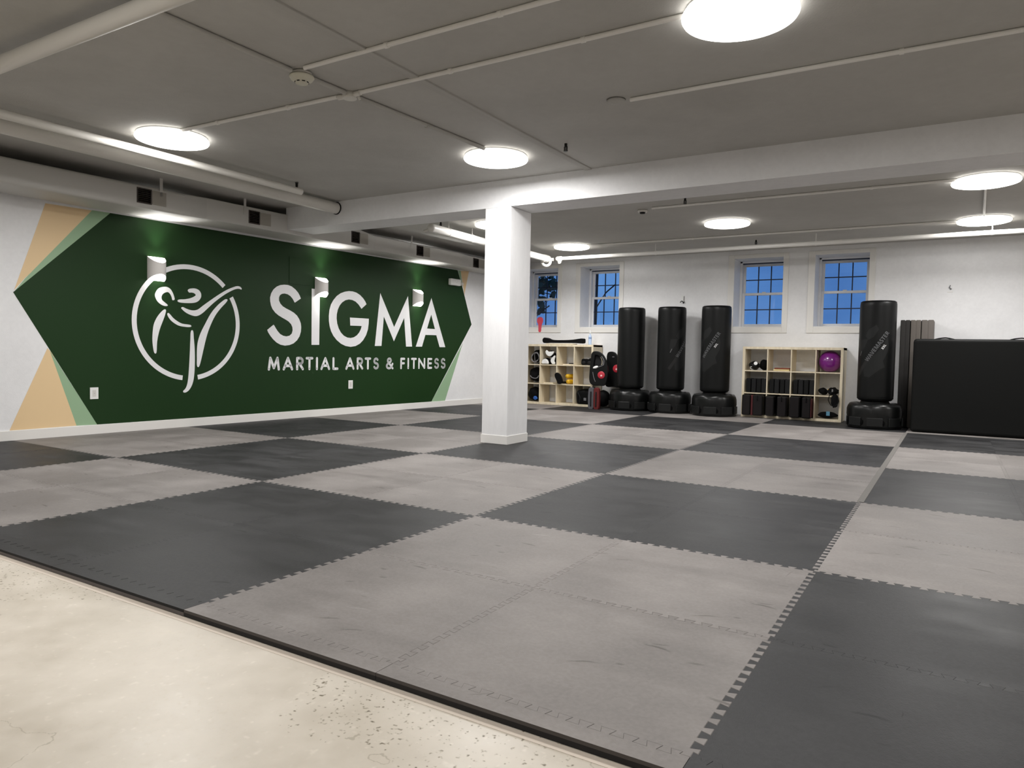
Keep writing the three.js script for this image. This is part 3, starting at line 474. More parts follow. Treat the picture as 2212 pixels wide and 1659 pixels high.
function makeBag(label, x, z, turn) {
  const t = thing('punching_bag', label, 'punching bag', [x, 0, z], 0, 'free-standing punching bags along the back wall');
  const b = part('bag', lathe([[0.17, 0.37], [0.205, 0.38], [0.226, 0.405], [0.23, 0.45], [0.231, 1.0], [0.231, 1.68], [0.229, 1.715], [0.222, 1.742], [0.206, 1.756], [0.15, 1.76], [0.0001, 1.762]], 64), bagSkin, t);
  const p = b.geometry.attributes.position, uv = b.geometry.attributes.uv; for (let i = 0; i < p.count; i++) uv.setY(i, (p.getY(i) - 0.38) / 1.38);
  b.rotation.y = turn;
  part('bag_seam', [new THREE.TorusGeometry(0.2235, 0.0028, 8, 64).rotateX(Math.PI / 2).translate(0, 1.741, 0), new THREE.TorusGeometry(0.2275, 0.0028, 8, 64).rotateX(Math.PI / 2).translate(0, 0.412, 0)], M.blackSoft, t);
  part('neck', lathe([[0.21, 0.33], [0.19, 0.345], [0.175, 0.372]], 40), M.black, t);
  // weighted base: softly faceted drum with moulded panels
  const prof = [[0.001, 0.001], [0.33, 0.001], [0.34, 0.012], [0.346, 0.04], [0.347, 0.17], [0.352, 0.18], [0.35, 0.26], [0.338, 0.305], [0.318, 0.338], [0.25, 0.348], [0.2, 0.345], [0.001, 0.345]];
  const g = lathe(prof, 72), q = g.attributes.position;
  for (let i = 0; i < q.count; i++) { const X = q.getX(i), Z = q.getZ(i), Y = q.getY(i), r = Math.hypot(X, Z); if (r > 0.24) { const a = Math.atan2(Z, X), f = 1 + 0.006 * Math.cos(8 * a) * Math.min(1, (r - 0.24) / 0.08); q.setX(i, X * f); q.setZ(i, Z * f); q.setY(i, Y - (Y > 0.3 ? 0.004 * Math.cos(8 * a + 0.5) : 0)); } }
  g.computeVertexNormals(); part('base', g, M.baseSkin ??= dull(0x0f1010, 0.3, 0.7), t);
  for (let k = 0; k < 8; k++) {
    const a = k * Math.PI / 4 + 0.1, pl = part('base_panel', new RoundedBoxGeometry(0.2, 0.12, 0.02, 3, 0.008), M.panelSkin ??= dull(0x151616, 0.45, 0.6), t);
    pl.position.set(Math.sin(a) * 0.342, 0.095, Math.cos(a) * 0.342); pl.rotation.y = a;
    const kn = part('dark_disc', lathe([[0, 0.006], [0.02, 0.005], [0.026, 0]], 20).rotateX(Math.PI / 2).scale(0.7, 1.3, 1), M.nearBlack, t);  // raised near-black disc beside each base panel
    const a2 = a + 0.32; kn.position.set(Math.sin(a2) * 0.352, 0.09, Math.cos(a2) * 0.352); kn.rotation.y = a2;
  }
  part('filler_cap', [lathe([[0, 0.358], [0.022, 0.358], [0.026, 0.35], [0.026, 0.34]].reverse(), 20).translate(0.27, -0.006, 0.06)], M.black, t);
  return t;
}
makeBag('plain black punching bag in front of the second window, leftmost of the four', -4.26, -10.12, 0.3);
makeBag('black punching bag under the wall hook, second from the left', -3.535, -10.1, Math.PI + 1.2);
makeBag('black punching bag with grey print left of the third window', -2.77, -10.02, Math.PI - 0.2);
makeBag('black punching bag with large slanting print beside the tall grey mats', -0.415, -9.62, Math.PI - 0.04);

// ---------------------------------------------------------------- cube shelves
const CELL = 0.335, TH = 0.038, DV = 0.0165, SHW = 2 * TH + 4 * CELL + 3 * DV, SHH = 2 * TH + 3 * CELL + 2 * DV, SZ0 = -10.49, SZ1 = -10.1;
const cellX = (L, c) => L + TH + c * (CELL + DV) + CELL / 2, cellY = (r) => 0.001 + TH + (2 - r) * (CELL + DV);          // r = 0 is the top row
function shelf(label, L) {
  const t = thing('cube_shelf', label, 'shelf', [L + SHW / 2, 0.001, SZ1]); const x = -SHW / 2, d = SZ0 - SZ1;
  part('side_panel', rbox(x, x + TH, 0, SHH, d, 0, 0.002), M.birch, t); part('side_panel', rbox(-x - TH, -x, 0, SHH, d, 0, 0.002), M.birch, t);
  part('top_panel', rbox(x, -x, SHH - TH, SHH + 0.0005, d, 0.0005, 0.002), M.birch, t); part('bottom_panel', rbox(x + TH, -x - TH, 0, TH, d, 0, 0.002), M.birch, t);
  for (let r = 1; r < 3; r++) { const y = TH + r * CELL + (r - 1) * DV; part('shelf_board', rbox(x + TH, -x - TH, y, y + DV, d, -0.003, 0.002), M.birch, t); }
  for (let c = 1; c < 4; c++) for (let r = 0; r < 3; r++) { const xx = x + TH + c * CELL + (c - 1) * DV, y = TH + r * (CELL + DV); part('divider', rbox(xx, xx + DV, y, y + CELL, d, -0.003, 0.002), M.birch, t); }
  for (const mesh of t.children) metreUV(mesh.geometry);
  return t;
}
const LS = -6.43, RS = -2.358;
shelf('pale birch cube shelf of twelve cells beside the white column', LS);
shelf('pale birch cube shelf of twelve cells under the right hand windows, with a purple ball', RS);

function glove(label, [x, y, z], turn, main, accent, group, s = 1) {
  const t = thing('boxing_glove', label, 'glove', [x, y, z], turn, group);
  const g = blob(0.075 * s, 0.065 * s, 0.1 * s, 0.1, 2.2, turn + 1).translate(0, 0.079 * s, 0); part('fist', g, main, t);
  part('thumb', blob(0.028 * s, 0.03 * s, 0.055 * s, 0.06, 2, 3).rotateY(0.4).translate(0.066 * s, 0.07 * s, 0.0), main, t);
  part('cuff', lathe([[0.046, 0], [0.054, 0.01], [0.056, 0.085], [0.05, 0.095], [0.044, 0.085], [0.042, 0.01]].map(([a, b]) => [a * s, b * s]), 24).rotateX(-Math.PI / 2).translate(0, 0.058 * s, -0.06 * s), main, t);
  if (accent) part('panel', extrude(smoothLoop(accent, 40).map(([u, v]) => [u * s, v * s]), 0.012, { bevelEnabled: true, bevelSize: 0.01, bevelThickness: 0.012, bevelSegments: 4 }).translate(0, 0.079 * s, 0.078 * s), M.white, t, 'white panel');
  return t;
}
function slab(name, label, cat, [x, y, z], [w, h, d], turn, material, group, r) { const t = single(name, new RoundedBoxGeometry(w, h, d, 3, r ?? Math.min(w, h, d) * 0.3).translate(0, h / 2, 0), material, label, cat, group); t.position.set(x, y, z); t.rotation.y = turn; return t; }
const cy0 = (r) => cellY(r) + 0.0015;
{ // left shelf contents
  const L = LS, z = SZ1;
  // top row
  const rope = (nm, lab, x, y, zz, n, R, mat, sd) => { const P = []; for (let i = 0; i < n * 10; i++) { const a = i / 10 * Math.PI * 2; P.push(V(Math.cos(a) * R * (0.8 + 0.2 * Math.sin(a * 1.7 + sd)), 0.1 + Math.sin(a) * 0.09 + 0.012 * Math.sin(i * 0.9 + sd), Math.sin(a * 0.37 + sd) * 0.05)); } const t = single(nm, tube(P, 0.007, 8, n * 40), mat, lab, 'rope'); t.position.set(x, y, zz); return t; };
  const x1 = cellX(L, 0) + 0.05;
  rope('jump_rope', 'grey jump rope coiled in the top cell next to the column', x1, cy0(0) + 0.022, z - 0.07, 3, 0.09, M.grey, 1);
  const bagA = single('gear_bag', blob(0.12, 0.13, 0.12, 0.06, 3, 2).translate(0, 0.142, 0), M.blackSoft, 'black soft gear bag in the top cell next to the column', 'bag'); bagA.position.set(cellX(L, 0), cy0(0), z - 0.262);
  glove('black sparring glove with white panel, topmost of three in the left shelf', [cellX(L, 1) + 0.0, cy0(0) + 0.128, z - 0.12], 0.1, M.blackSoft, [[-0.09, 0.045], [-0.075, 0.07], [-0.04, 0.04], [0.03, 0.04], [0.085, 0.042], [0.06, 0.0], [0.01, -0.04], [-0.06, -0.02]], 'black and white sparring gloves', 0.85);
  glove('black sparring glove with white panel, lower left of three in the left shelf', [cellX(L, 1) - 0.078, cy0(0), z - 0.11], -0.05, M.blackSoft, [[-0.075, -0.05], [-0.055, 0.005], [0.0, 0.03], [0.055, 0.0], [0.072, -0.052], [0.0, -0.052]], 'black and white sparring gloves', 0.85);
  glove('black sparring glove with white panel, lower right of three in the left shelf', [cellX(L, 1) + 0.078, cy0(0), z - 0.12], 0.0, M.blackSoft, [[0.04, 0.105], [0.0, 0.075], [-0.042, 0.03], [-0.04, -0.02], [0.0, -0.06], [0.04, -0.055], [0.02, 0.0], [0.032, 0.06]], 'black and white sparring gloves', 0.85);
  slab('breaking_board', 'thin pale board lying in the third cell of the top row', 'board', [cellX(L, 2) + 0.03, cy0(0), z - 0.18], [0.22, 0.016, 0.26], 0.12, M.birch, null, 0.003);
  slab('target_pad', 'flat dark pad lying on the thin pale board', 'pad', [cellX(L, 2) + 0.07, cy0(0) + 0.017, z - 0.24], [0.14, 0.018, 0.2], 0.05, M.charcoal);
  { const t = thing('head_guard', 'black folded head guard in the right cell of the top row', 'head guard', [cellX(L, 3) + 0.045, cy0(0), z - 0.19]);
    part('shell', extrude(smoothLoop([[-0.1, 0.012], [-0.105, 0.06], [-0.09, 0.105], [-0.05, 0.1], [-0.01, 0.088], [0.03, 0.1], [0.06, 0.118], [0.09, 0.12], [0.1, 0.06], [0.1, 0.012], [0, 0.012]], 60), 0.16, { bevelEnabled: true, bevelSize: 0.006, bevelThickness: 0.012, bevelSegments: 3 }).translate(0, 0.0065, -0.06), M.blackSoft, t);
    part('ear_pad', blob(0.035, 0.03, 0.012, 0.05, 2, 1).translate(-0.055, 0.05, 0.118), M.charcoal, t); part('ear_pad', blob(0.035, 0.03, 0.012, 0.05, 2, 2).translate(0.05, 0.05, 0.118), M.charcoal, t); }
  // middle row
  const bagB = single('gear_bag', blob(0.135, 0.14, 0.13, 0.06, 3, 5).translate(0, 0.152, 0), M.blackSoft, 'black soft gear bag in the middle cell next to the column', 'bag'); bagB.position.set(cellX(L, 0), cy0(1), z - 0.2);
  { const s = single('carry_strap', tube([V(-0.07, 0.09, 0.02), V(-0.02, 0.06, 0.05), V(0.05, 0.045, 0.05), V(0.09, 0.06, 0.03), V(0.1, 0.1, 0.0)], 0.008, 8, 40), M.grey, 'grey strap looped over the gear bag next to the column', 'strap'); s.position.set(cellX(L, 0) + 0.03, cy0(1) + 0.04, z - 0.05); }
  slab('breaking_board', 'thin pale board lying in the second cell of the middle row', 'board', [cellX(L, 1) + 0.0, cy0(1), z - 0.16], [0.2, 0.016, 0.26], -0.05, M.birch, null, 0.003);
  for (const [dx, dy, ang, l] of [[0.05, 0.0, 0.25, 'lower yellow foam target in the middle of the left shelf'], [0.04, 0.095, 0.12, 'upper yellow foam target in the middle of the left shelf']]) {
    const t = thing('foam_target', l, 'target pad', [cellX(L, 2) + dx, cy0(1) + dy, z - 0.16], ang - 0.5, 'yellow foam targets');
    part('foam', new THREE.CapsuleGeometry(0.044, 0.15, 8, 20).rotateX(Math.PI / 2).translate(0, 0.046, 0), M.yellow, t); part('wrist_band', lathe([[0.03, 0], [0.046, 0.004], [0.046, 0.04], [0.03, 0.044]], 20).rotateX(-Math.PI / 2).translate(0, 0.046, -0.04), M.black, t);
  }
  { const t = thing('kick_paddle', 'black kick paddle sticking out beside the yellow targets', 'paddle', [cellX(L, 2) - 0.115, cy0(1), z + 0.014], 0);
    part('head', extrude(smoothLoop([[0.0, 0.0], [0.06, 0.02], [0.055, 0.09], [0.01, 0.165], [-0.045, 0.19], [-0.075, 0.165], [-0.065, 0.11], [-0.03, 0.05]], 50), 0.03, { bevelEnabled: true, bevelSize: 0.008, bevelThickness: 0.008, bevelSegments: 3 }).translate(0.012, 0.01, 0), M.blackSoft, t);
    part('handle', rod(V(0.03, 0.03, 0), V(0.05, 0.026, -0.24), 0.018, 14), M.black, t); }
  // bottom row
  { const t = thing('gear_bag', 'black bag with a blue patch in the bottom cell next to the column', 'bag', [cellX(L, 0), cy0(2), z - 0.18]); part('body', blob(0.135, 0.13, 0.14, 0.06, 3, 8).translate(0, 0.142, 0), M.blackSoft, t); part('patch', blob(0.045, 0.035, 0.012, 0.1, 3, 2).translate(0.07, 0.07, 0.135), std(0x2c62b4, 0.5), t, 'blue patch'); }
  { const t = thing('gear_bag', 'black gear bag with grey fittings in the bottom right cell of the left shelf', 'bag', [cellX(L, 3), cy0(2), z - 0.18]); part('body', new RoundedBoxGeometry(0.28, 0.25, 0.28, 4, 0.05).translate(0, 0.126, 0), M.blackSoft, t); part('strap', tube([V(-0.1, 0.21, 0.143), V(-0.05, 0.12, 0.15), V(-0.06, 0.03, 0.146)], 0.012, 8), M.charcoal, t); part('buckle', rbox(0.02, 0.07, 0.07, 0.12, 0.138, 0.15, 0.004), M.grey, t); part('flap', blob(0.12, 0.05, 0.1, 0.06, 2, 3).translate(0, 0.23, 0.03), M.black, t); }
  // on the top
  const y = SHH + 0.003;
  slab('flat_board', 'long pale board lying on top of the left shelf', 'board', [-5.66, y, z - 0.1], [0.56, 0.016, 0.18], 0, M.birch, null, 0.003);
  { const t = thing('long_bolster', 'long black bolster pad with raised ends on the left shelf', 'pad', [-5.6, y + 0.024, z - 0.14], 0.0);
    part('pad', extrude(smoothLoop([[-0.42, 0.002], [-0.44, 0.05], [-0.415, 0.085], [-0.37, 0.082], [-0.3, 0.055], [-0.2, 0.045], [0.05, 0.046], [0.2, 0.055], [0.32, 0.072], [0.37, 0.072], [0.375, 0.03], [0.37, 0.004], [0.2, 0.004], [0.0, 0.004], [-0.2, 0.004], [-0.35, 0.004]], 90), 0.12, { bevelEnabled: true, bevelSize: 0.006, bevelThickness: 0.012, bevelSegments: 3 }).translate(0, 0.006, -0.06), M.blackSoft, t);
    part('handle', tube([V(0.38, 0.05, 0), V(0.405, 0.045, 0.01), V(0.41, 0.02, 0.01), V(0.38, 0.012, 0)], 0.007, 8), M.black, t); }
  { const t = thing('spray_bottle', 'tall pale blue bottle standing on the left shelf', 'bottle', [-5.11, y, z - 0.16]);
    part('bottle', lathe([[0, 0], [0.028, 0], [0.03, 0.006], [0.03, 0.14], [0.024, 0.165], [0.012, 0.18], [0.012, 0.2], [0, 0.2]], 28), std(0xbcd0ee, 0.25), t); part('cap', lathe([[0, 0.2], [0.016, 0.2], [0.016, 0.25], [0.012, 0.262], [0, 0.262]].reverse(), 24), M.white, t); part('label', new THREE.CylinderGeometry(0.0306, 0.0306, 0.03, 28, 1, true).translate(0, 0.12, 0), std(0x8098c0, 0.4), t, 'blue paper label'); }
}
{ // right shelf contents
  const L = RS, z = SZ1;
  { const t = glove('black boxing glove with round white badge in the right shelf', [cellX(L, 0) - 0.05, cy0(0), z - 0.12], 0.1, M.black, null, null, 1.0); part('badge', lathe([[0, 0.004], [0.026, 0.003], [0.029, 0]].reverse(), 24).rotateX(Math.PI / 2).rotateX(-0.35).translate(0.03, 0.11, 0.078), M.white, t, 'round white badge'); part('stripe', rbox(-0.045, -0.02, 0.05, 0.058, 0.112, 0.118, 0.002), M.white, t); part('stripe', rbox(-0.05, -0.035, 0.03, 0.04, 0.112, 0.118, 0.002), M.white, t); }
  const b = single('gear_pouch', blob(0.07, 0.085, 0.1, 0.06, 3, 4).translate(0, 0.09, 0), M.blackSoft, 'black soft pouch beside the badged glove', 'pouch'); b.position.set(cellX(L, 0) + 0.085, cy0(0), z - 0.22);
  slab('target_pad', 'cream flat pad, lower of the two in the second cell', 'pad', [cellX(L, 1) + 0.02, cy0(0), z - 0.2], [0.24, 0.024, 0.26], 0, std(0xe0cf9a, 0.6));
  slab('target_pad', 'rusty brown flat pad, upper of the two in the second cell', 'pad', [cellX(L, 1) + 0.025, cy0(0) + 0.025, z - 0.2], [0.23, 0.022, 0.24], 0.03, std(0x7a3a1e, 0.6));
  { const t = thing('exercise_ball', 'shiny purple exercise ball filling the top right cell', 'ball', [cellX(L, 3), cy0(0), z - 0.18]); part('ball', new THREE.SphereGeometry(0.161, 64, 40).translate(0, 0.1612, 0), new THREE.MeshPhysicalMaterial({ color: 0x7a1f7e, roughness: 0.28, clearcoat: 0.6, clearcoatRoughness: 0.12 }), t); part('seam_ring', new THREE.TorusGeometry(0.161, 0.0012, 6, 80).rotateX(Math.PI / 2).translate(0, 0.1612, 0), std(0x66176a, 0.4), t); part('valve', lathe([[0, 0.003], [0.008, 0.002], [0.01, 0]].reverse(), 16).rotateX(-0.9).translate(0, 0.262, -0.124), M.white, t); }
  const ord = ['first', 'second', 'third', 'fourth'], cells = ['left', 'second', 'third'];
  for (let c = 0; c < 3; c++) for (let k = 0; k < 4; k++) { const w = 0.07; const t = slab('foam_block', ord[k] + ' black foam block in the ' + cells[c] + ' cell of the middle row', 'block', [cellX(L, c) - 0.112 + k * 0.078 + 0.006, cy0(1), z - 0.13 - 0.006 * ((k * 5 + c) % 3)], [w, 0.222 - 0.003 * (k % 2), 0.24], 0, k % 2 ? M.charcoal : M.black, 'foam blocks in the middle row', 0.01); }
  glove('black glove lying in the right cell of the middle row', [cellX(L, 3) - 0.08, cy0(1), z - 0.14], -0.1, M.blackSoft, null, null, 0.8);
  { const t = thing('strap_tangle', 'tangle of black straps hanging over the edge of the middle row', 'straps', [cellX(L, 3) + 0.075, cy0(1), z - 0.06]);
    part('bundle', blob(0.075, 0.06, 0.075, 0.2, 4, 6).translate(0, 0.066, 0), M.blackSoft, t); part('hanging_strap', blob(0.05, 0.1, 0.018, 0.2, 4, 3).translate(0.035, -0.07, 0.088), M.blackSoft, t);
    part('loop', tube([V(-0.03, 0.03, 0.09), V(-0.05, -0.06, 0.1), V(-0.01, -0.14, 0.1), V(0.05, -0.15, 0.1), V(0.085, -0.1, 0.1), V(0.08, 0.0, 0.09)], 0.006, 8, 50), M.black, t); part('clip', rbox(-0.012, 0.01, 0.06, 0.1, 0.068, 0.082, 0.003), M.metal, t); part('tag', rbox(-0.07, -0.03, 0.075, 0.1, 0.03, 0.034, 0.001), M.yellow, t); }
  // kick shields in the bottom row
  const shields = [[0, -0.1, 0.13, 'leftmost black kick shield in the bottom row', 0], [0, 0.075, 0.15, 'black kick shield right of the red strap', 0], [1, -0.095, 0.13, 'black kick shield in the left half of the second cell', 0], [1, 0.082, 0.14, 'black kick shield in the right half of the second cell', 0], [2, -0.085, 0.15, 'black kick shield in the left half of the third cell', 0], [2, 0.085, 0.13, 'black kick shield with a red edge in the bottom row', 1]];
  for (const [c, dx, w, l, redge] of shields) {
    const t = thing('kick_shield', l, 'kick shield', [cellX(L, c) + dx, cy0(2), z - 0.09], 0, 'kick shields in the bottom row');
    part('pad', new RoundedBoxGeometry(w, 0.32 - (c === 1 ? 0.012 : 0), 0.46, 4, 0.022).translate(0, 0.161, 0), M.shield ??= dull(0x0f0d0d, 0.55), t); part('seam', rbox(-w / 2 + 0.014, w / 2 - 0.014, 0.012, 0.308 - (c === 1 ? 0.012 : 0), 0.226, 0.2325, 0.003), M.shieldFace ??= dull(0x151112, 0.6), t);
    if (redge) part('red_edge', rbox(w / 2 - 0.012, w / 2 + 0.006, 0.02, 0.3, -0.2, 0.22, 0.005), M.darkRed, t, 'dark red edge');
    if (dx > 0) part('handle', tube([V(0, 0.3, 0.232), V(0, 0.305, 0.25), V(0, 0.25, 0.255), V(0, 0.24, 0.232)], 0.006, 8), M.blackSoft, t);
  }
  slab('red_strap', 'dark red strap between two kick shields in the bottom row', 'strap', [cellX(L, 0) - 0.016, cy0(2), z - 0.04], [0.034, 0.315, 0.3], 0, M.darkRed, null, 0.008);
  { const t = thing('gear_pouch', 'flat black pouch with a blue tag in the bottom right cell', 'pouch', [cellX(L, 3), cy0(2), z - 0.15]); part('pouch', blob(0.14, 0.048, 0.13, 0.06, 3, 2).translate(0, 0.055, 0), M.blackSoft, t); part('tag', rbox(-0.005, 0.045, 0.05, 0.115, 0.13, 0.134, 0.001), std(0x5f93ad, 0.5), t, 'light blue tag'); }
}

// ---------------------------------------------------------------- protectors beside the left shelf
{
  const bevel = { bevelEnabled: true, bevelSize: 0.012, bevelThickness: 0.014, bevelSegments: 4 };
  const disc = (t, x, y, z, r) => { const d = part('red_disc', lathe([[0, 0.014], [r * 0.7, 0.011], [r * 0.95, 0.005], [r, 0]].reverse(), 40).rotateX(Math.PI / 2).translate(x, y, z), M.red, t, 'round red target disc'); part('disc_badge', lathe([[0, 0.004], [r * 0.2, 0.003], [r * 0.26, 0]].reverse(), 20).rotateX(Math.PI / 2).translate(x + 0.004, y - 0.01, z + 0.0125), std(0xecc4c4, 0.4), d, 'pale badge'); };
  { const t = thing('chest_protector', 'black chest protector with an open armhole and red disc leaning on the left shelf', 'protector', [-4.985, 0.395, -10.03], 0.12, 'chest protectors');
    const out = smoothLoop([[0.03, 0.05], [0.1, 0.015], [0.2, 0.012], [0.28, 0.02], [0.315, 0.1], [0.33, 0.28], [0.3, 0.42], [0.245, 0.53], [0.16, 0.59], [0.06, 0.58], [0.035, 0.45], [0.02, 0.3]], 80), hole = smoothLoop([[0.075, 0.32], [0.16, 0.335], [0.255, 0.375], [0.25, 0.45], [0.195, 0.525], [0.1, 0.545], [0.08, 0.45]], 50);
    part('body', extrude(out, 0.03, bevel, [hole.reverse()]).translate(0, 0, 0.016), M.blackVinyl, t);
    part('inner_lining', extrude(smoothLoop([[0.07, 0.3], [0.17, 0.32], [0.21, 0.42], [0.17, 0.52], [0.09, 0.54], [0.075, 0.42]], 40), 0.006).translate(0, 0, 0.004), M.charcoal, t, 'dark grey lining seen through the armhole');
    part('piping', tube([V(0.09, 0.315, 0.062), V(0.16, 0.325, 0.062), V(0.262, 0.368, 0.062), V(0.268, 0.45, 0.062), V(0.225, 0.52, 0.062)], 0.006, 8, 40), M.grey, t, 'grey piping'); part('side_piping', tube([V(0.07, 0.24, 0.062), V(0.085, 0.16, 0.063), V(0.12, 0.07, 0.062)], 0.005, 8, 24), M.grey, t, 'grey piping');
    part('collar_pad', blob(0.05, 0.022, 0.014, 0.05, 2, 1).rotateZ(0.35).translate(0.12, 0.325, 0.062), M.white, t, 'small white pad'); disc(t, 0.225, 0.19, 0.06, 0.066); }
  { const t = thing('chest_protector', 'black slanting chest protector with a red disc tucked behind the first punching bag', 'protector', [-4.79, 0.37, -10.34], 0, 'chest protectors');
    part('body', extrude(smoothLoop([[0.01, 0.02], [0.14, 0.015], [0.27, 0.02], [0.275, 0.2], [0.265, 0.36], [0.21, 0.5], [0.155, 0.6], [0.09, 0.62], [0.03, 0.6], [0.012, 0.4], [0.005, 0.2]], 70), 0.03, bevel).translate(0, 0, 0.016), M.blackVinyl, t);
    part('badge', rbox(0.115, 0.155, 0.53, 0.545, 0.058, 0.064, 0.002), M.grey, t); disc(t, 0.2, 0.33, 0.06, 0.07); }
  const bag = single('duffel_bag', blob(0.13, 0.15, 0.16, 0.06, 3, 9).translate(0, 0.166, 0), M.blackSoft, 'black duffel bag on the mat under the chest protectors', 'bag'); bag.position.set(-4.79, 0.001, -10.15);
  for (const [x, zz, turn, m, l] of [[-4.85, -9.84, 0.15, std(0x55555a, 0.6), 'grey shin guard standing under the chest protector'], [-4.735, -9.82, 0.05, std(0x5e1616, 0.5), 'red shin guard standing under the chest protector'], [-4.885, -9.97, 0.05, M.black, 'black shin guard standing against the left shelf']]) {
    const t = thing('shin_guard', l, 'shin guard', [x, 0.001, zz], turn, 'shin guards');
    part('shell', extrude(smoothLoop([[-0.045, 0], [0.045, 0], [0.06, 0.1], [0.058, 0.26], [0.04, 0.345], [-0.04, 0.345], [-0.058, 0.26], [-0.06, 0.1]], 40).map(([x, y]) => [x * 0.75, y + 0.008]), 0.05, { bevelEnabled: true, bevelSize: 0.008, bevelThickness: 0.012, bevelSegments: 3 }), m, t);
    part('ridge', new RoundedBoxGeometry(0.022, 0.26, 0.02, 2, 0.008).translate(0, 0.17, 0.068), M.charcoal, t);
  }
  { const t = thing('red_paddle', 'red paddle hanging on the wall right behind the column', 'paddle', [-6.42, 1.36, BACK + 0.004]); part('blade', extrude(smoothLoop([[-0.02, 0], [0.02, 0], [0.03, 0.12], [0.06, 0.2], [0.05, 0.26], [0, 0.28], [-0.05, 0.26], [-0.06, 0.2], [-0.03, 0.12]], 40), 0.012, { bevelEnabled: true, bevelSize: 0.003, bevelThickness: 0.003, bevelSegments: 2 }).translate(0.13, 0.0, 0.004), std(0xd8485a, 0.5), t); part('hook', rod(V(0.13, 0.27, 0.0), V(0.13, 0.275, 0.05), 0.004, 8), M.metal, t); }
}

// ---------------------------------------------------------------- mats stored at the right
{
  const mats = [[-0.155, 0.118, std(0x2a2826, 0.75), 'dark upright folded mat, leftmost of three beside the last punching bag'], [-0.03, 0.125, std(0x645e58, 0.75), 'taupe upright folded mat in the middle of three'], [0.102, 0.148, std(0x68625d, 0.75), 'taupe upright folded mat, rightmost of three behind the black crash mat']];
  for (const [x, w, m, l] of mats) {
    const t = thing('folded_mat', l, 'mat', [x + w / 2, 0.001, -10.2], 0, 'upright folded mats');
    part('panel', rbox(-w / 2, -0.003, 0, 1.51, -0.29, 0.27, 0.012, 3), m, t); part('panel', rbox(0.003, w / 2, 0, 1.51, -0.29, 0.27, 0.012, 3), m, t);
    part('hinge', rbox(-0.008, 0.008, 0.01, 1.5, 0.25, 0.268, 0.002), m, t);
  }
  const c = thing('crash_mat', 'large black crash mat standing on edge at the right', 'mat', [1.4, 0.003, -9.47]);
  const g = new RoundedBoxGeometry(2.72, 1.225, 0.36, 6, 0.045).translate(0, 0.6125, 0), p = g.attributes.position;
  for (let i = 0; i < p.count; i++) if (p.getY(i) > 1.2) p.setY(i, p.getY(i) + 0.006 * Math.sin(p.getX(i) * 3.1));
  part('mat_body', g, M.crash ??= dull(0x0d0e0d, 0.6, 0.35), c);
  part('seam', [rbox(-1.33, 1.33, 1.196, 1.2, 0.1795, 0.1815, 0.0009), rbox(-1.33, 1.33, 0.03, 0.034, 0.1795, 0.1815, 0.0009)], M.blackSoft, c);
  for (const x of [-1.02, -0.2, 0.6]) part('handle', tube([V(x - 0.1, 1.225, 0.02), V(x - 0.05, 1.238, 0.02), V(x + 0.02, 1.246, 0.02), V(x + 0.08, 1.236, 0.02), V(x + 0.12, 1.225, 0.02)], 0.008, 8), M.blackSoft, c);
}
{ // hooks on the back wall
  const h = thing('wall_hook', 'small dark hook on the back wall above the second punching bag', 'hook', [-3.49, 1.85, BACK + 0.002]);
  part('plate', rbox(-0.025, 0.025, 0.03, 0.13, 0, 0.006, 0.002), M.white, h); part('hook', [rod(V(0.012, 0.12, 0.008), V(0.012, 0.04, 0.01), 0.004, 8), tube([V(-0.04, 0.01, 0.04), V(-0.02, 0.035, 0.04), V(0.0, 0.03, 0.03), V(0.012, 0.0, 0.02), V(0.02, 0.03, 0.012)], 0.007, 8)], M.charcoal, h);
  const k = thing('wall_hook', 'tiny hook and plate on the bare white wall at the right', 'hook', [0.42, 1.93, BACK + 0.002]);
  part('plate', rbox(-0.035, 0.035, 0, 0.012, 0, 0.006, 0.002), M.trim, k); part('hook', tube([V(0, 0.1, 0.006), V(-0.01, 0.07, 0.02), V(0.012, 0.05, 0.02), V(0.004, 0.04, 0.006)], 0.006, 8), M.grey, k);
}

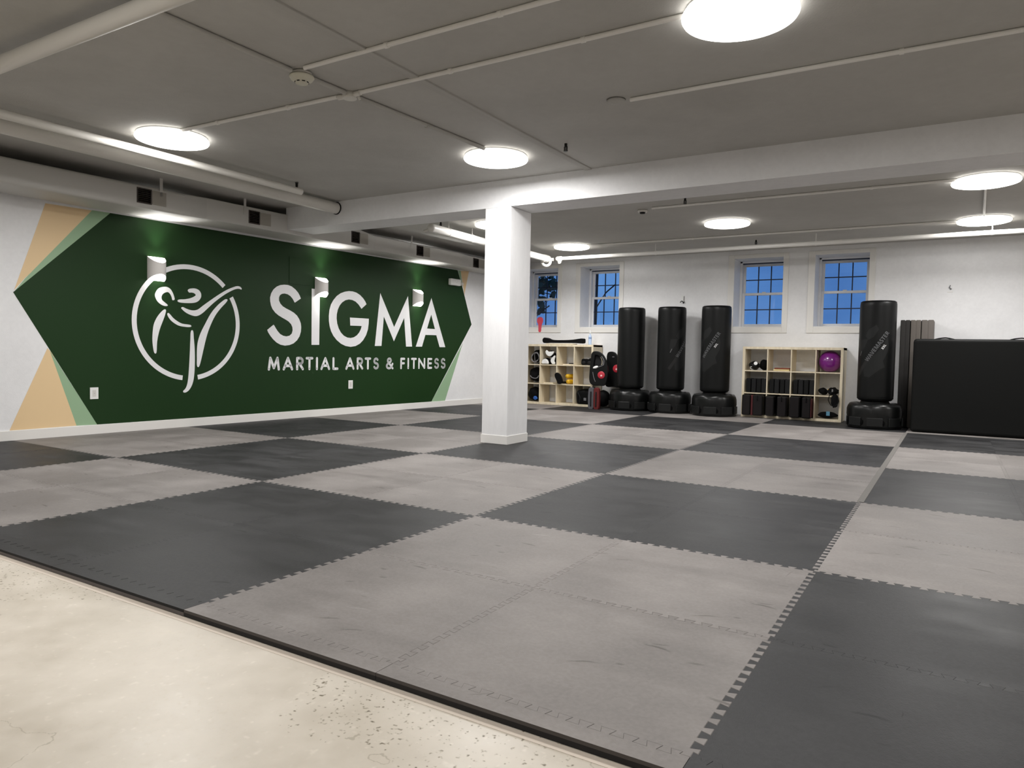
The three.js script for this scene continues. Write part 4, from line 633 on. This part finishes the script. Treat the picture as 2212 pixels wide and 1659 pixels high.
// ---------------------------------------------------------------- outside the windows at dusk
{
  const lawn = single('lawn', box(-40, 30, 0.6, 0.7, -60, BACK - 0.62), std(0x3d4a3c, 0.95), 'dim lawn outside the windows', 'lawn');
  const leaf = new THREE.CircleGeometry(0.075, 6).scale(1, 0.6, 1);
  function tree(label, x, z, h, crown, n, r, color, lean = 0) {
    const t = thing('tree', label, 'tree', [x, 0.703, z], 0, 'trees outside'); const bark = std(0x1b1d22, 0.9);
    part('trunk', tube([V(0, 0, 0), V(lean * 0.3, h * 0.4, 0), V(lean * 0.7, h * 0.75, 0.05), V(lean, h, 0)], r, 10), bark, t);
    for (let k = 0; k < 5; k++) { const a = k * 1.26 + 0.4, y = h * (0.45 + 0.1 * k); part('branch', tube([V(lean * 0.6, y, 0), V(lean * 0.6 + Math.cos(a) * crown * 0.5, y + 0.35, Math.sin(a) * crown * 0.3), V(lean * 0.6 + Math.cos(a) * crown, y + 0.55, Math.sin(a) * crown * 0.5)], r * 0.35, 8), bark, t); }
    const im = new THREE.InstancedMesh(leaf, std(color, 0.9, { side: THREE.DoubleSide }), n), o = new THREE.Object3D();
    for (let k = 0; k < n; k++) { const a = rnd() * 6.283, b = Math.acos(2 * rnd() - 1), q = crown * Math.cbrt(rnd()); o.position.set(lean + Math.sin(b) * Math.cos(a) * q, h * 0.95 + Math.cos(b) * q * 0.9, Math.sin(b) * Math.sin(a) * q * 0.6); o.rotation.set(rnd() * 6, rnd() * 6, rnd() * 6); o.scale.setScalar(0.8 + rnd() * 1.2); o.updateMatrix(); im.setMatrixAt(k, o.matrix); }
    im.name = 'leaves'; im.userData.kind = 'stuff'; im.castShadow = im.receiveShadow = true; t.add(im);
  }
  tree('leafy dark tree seen through the leftmost window', -9.0, -14.6, 2.0, 0.75, 300, 0.05, 0x24433a, 0.1);
  tree('bare slender tree seen through the window beside the first punching bag', -7.35, -15.2, 3.2, 0.6, 24, 0.05, 0x3a5a64, 0.1);
  tree('leafy shrub tree at the edge of the third window', -3.95, -14.6, 1.5, 0.4, 200, 0.04, 0x2c5a3f, 0.0);
}

renderer.render(scene, camera);
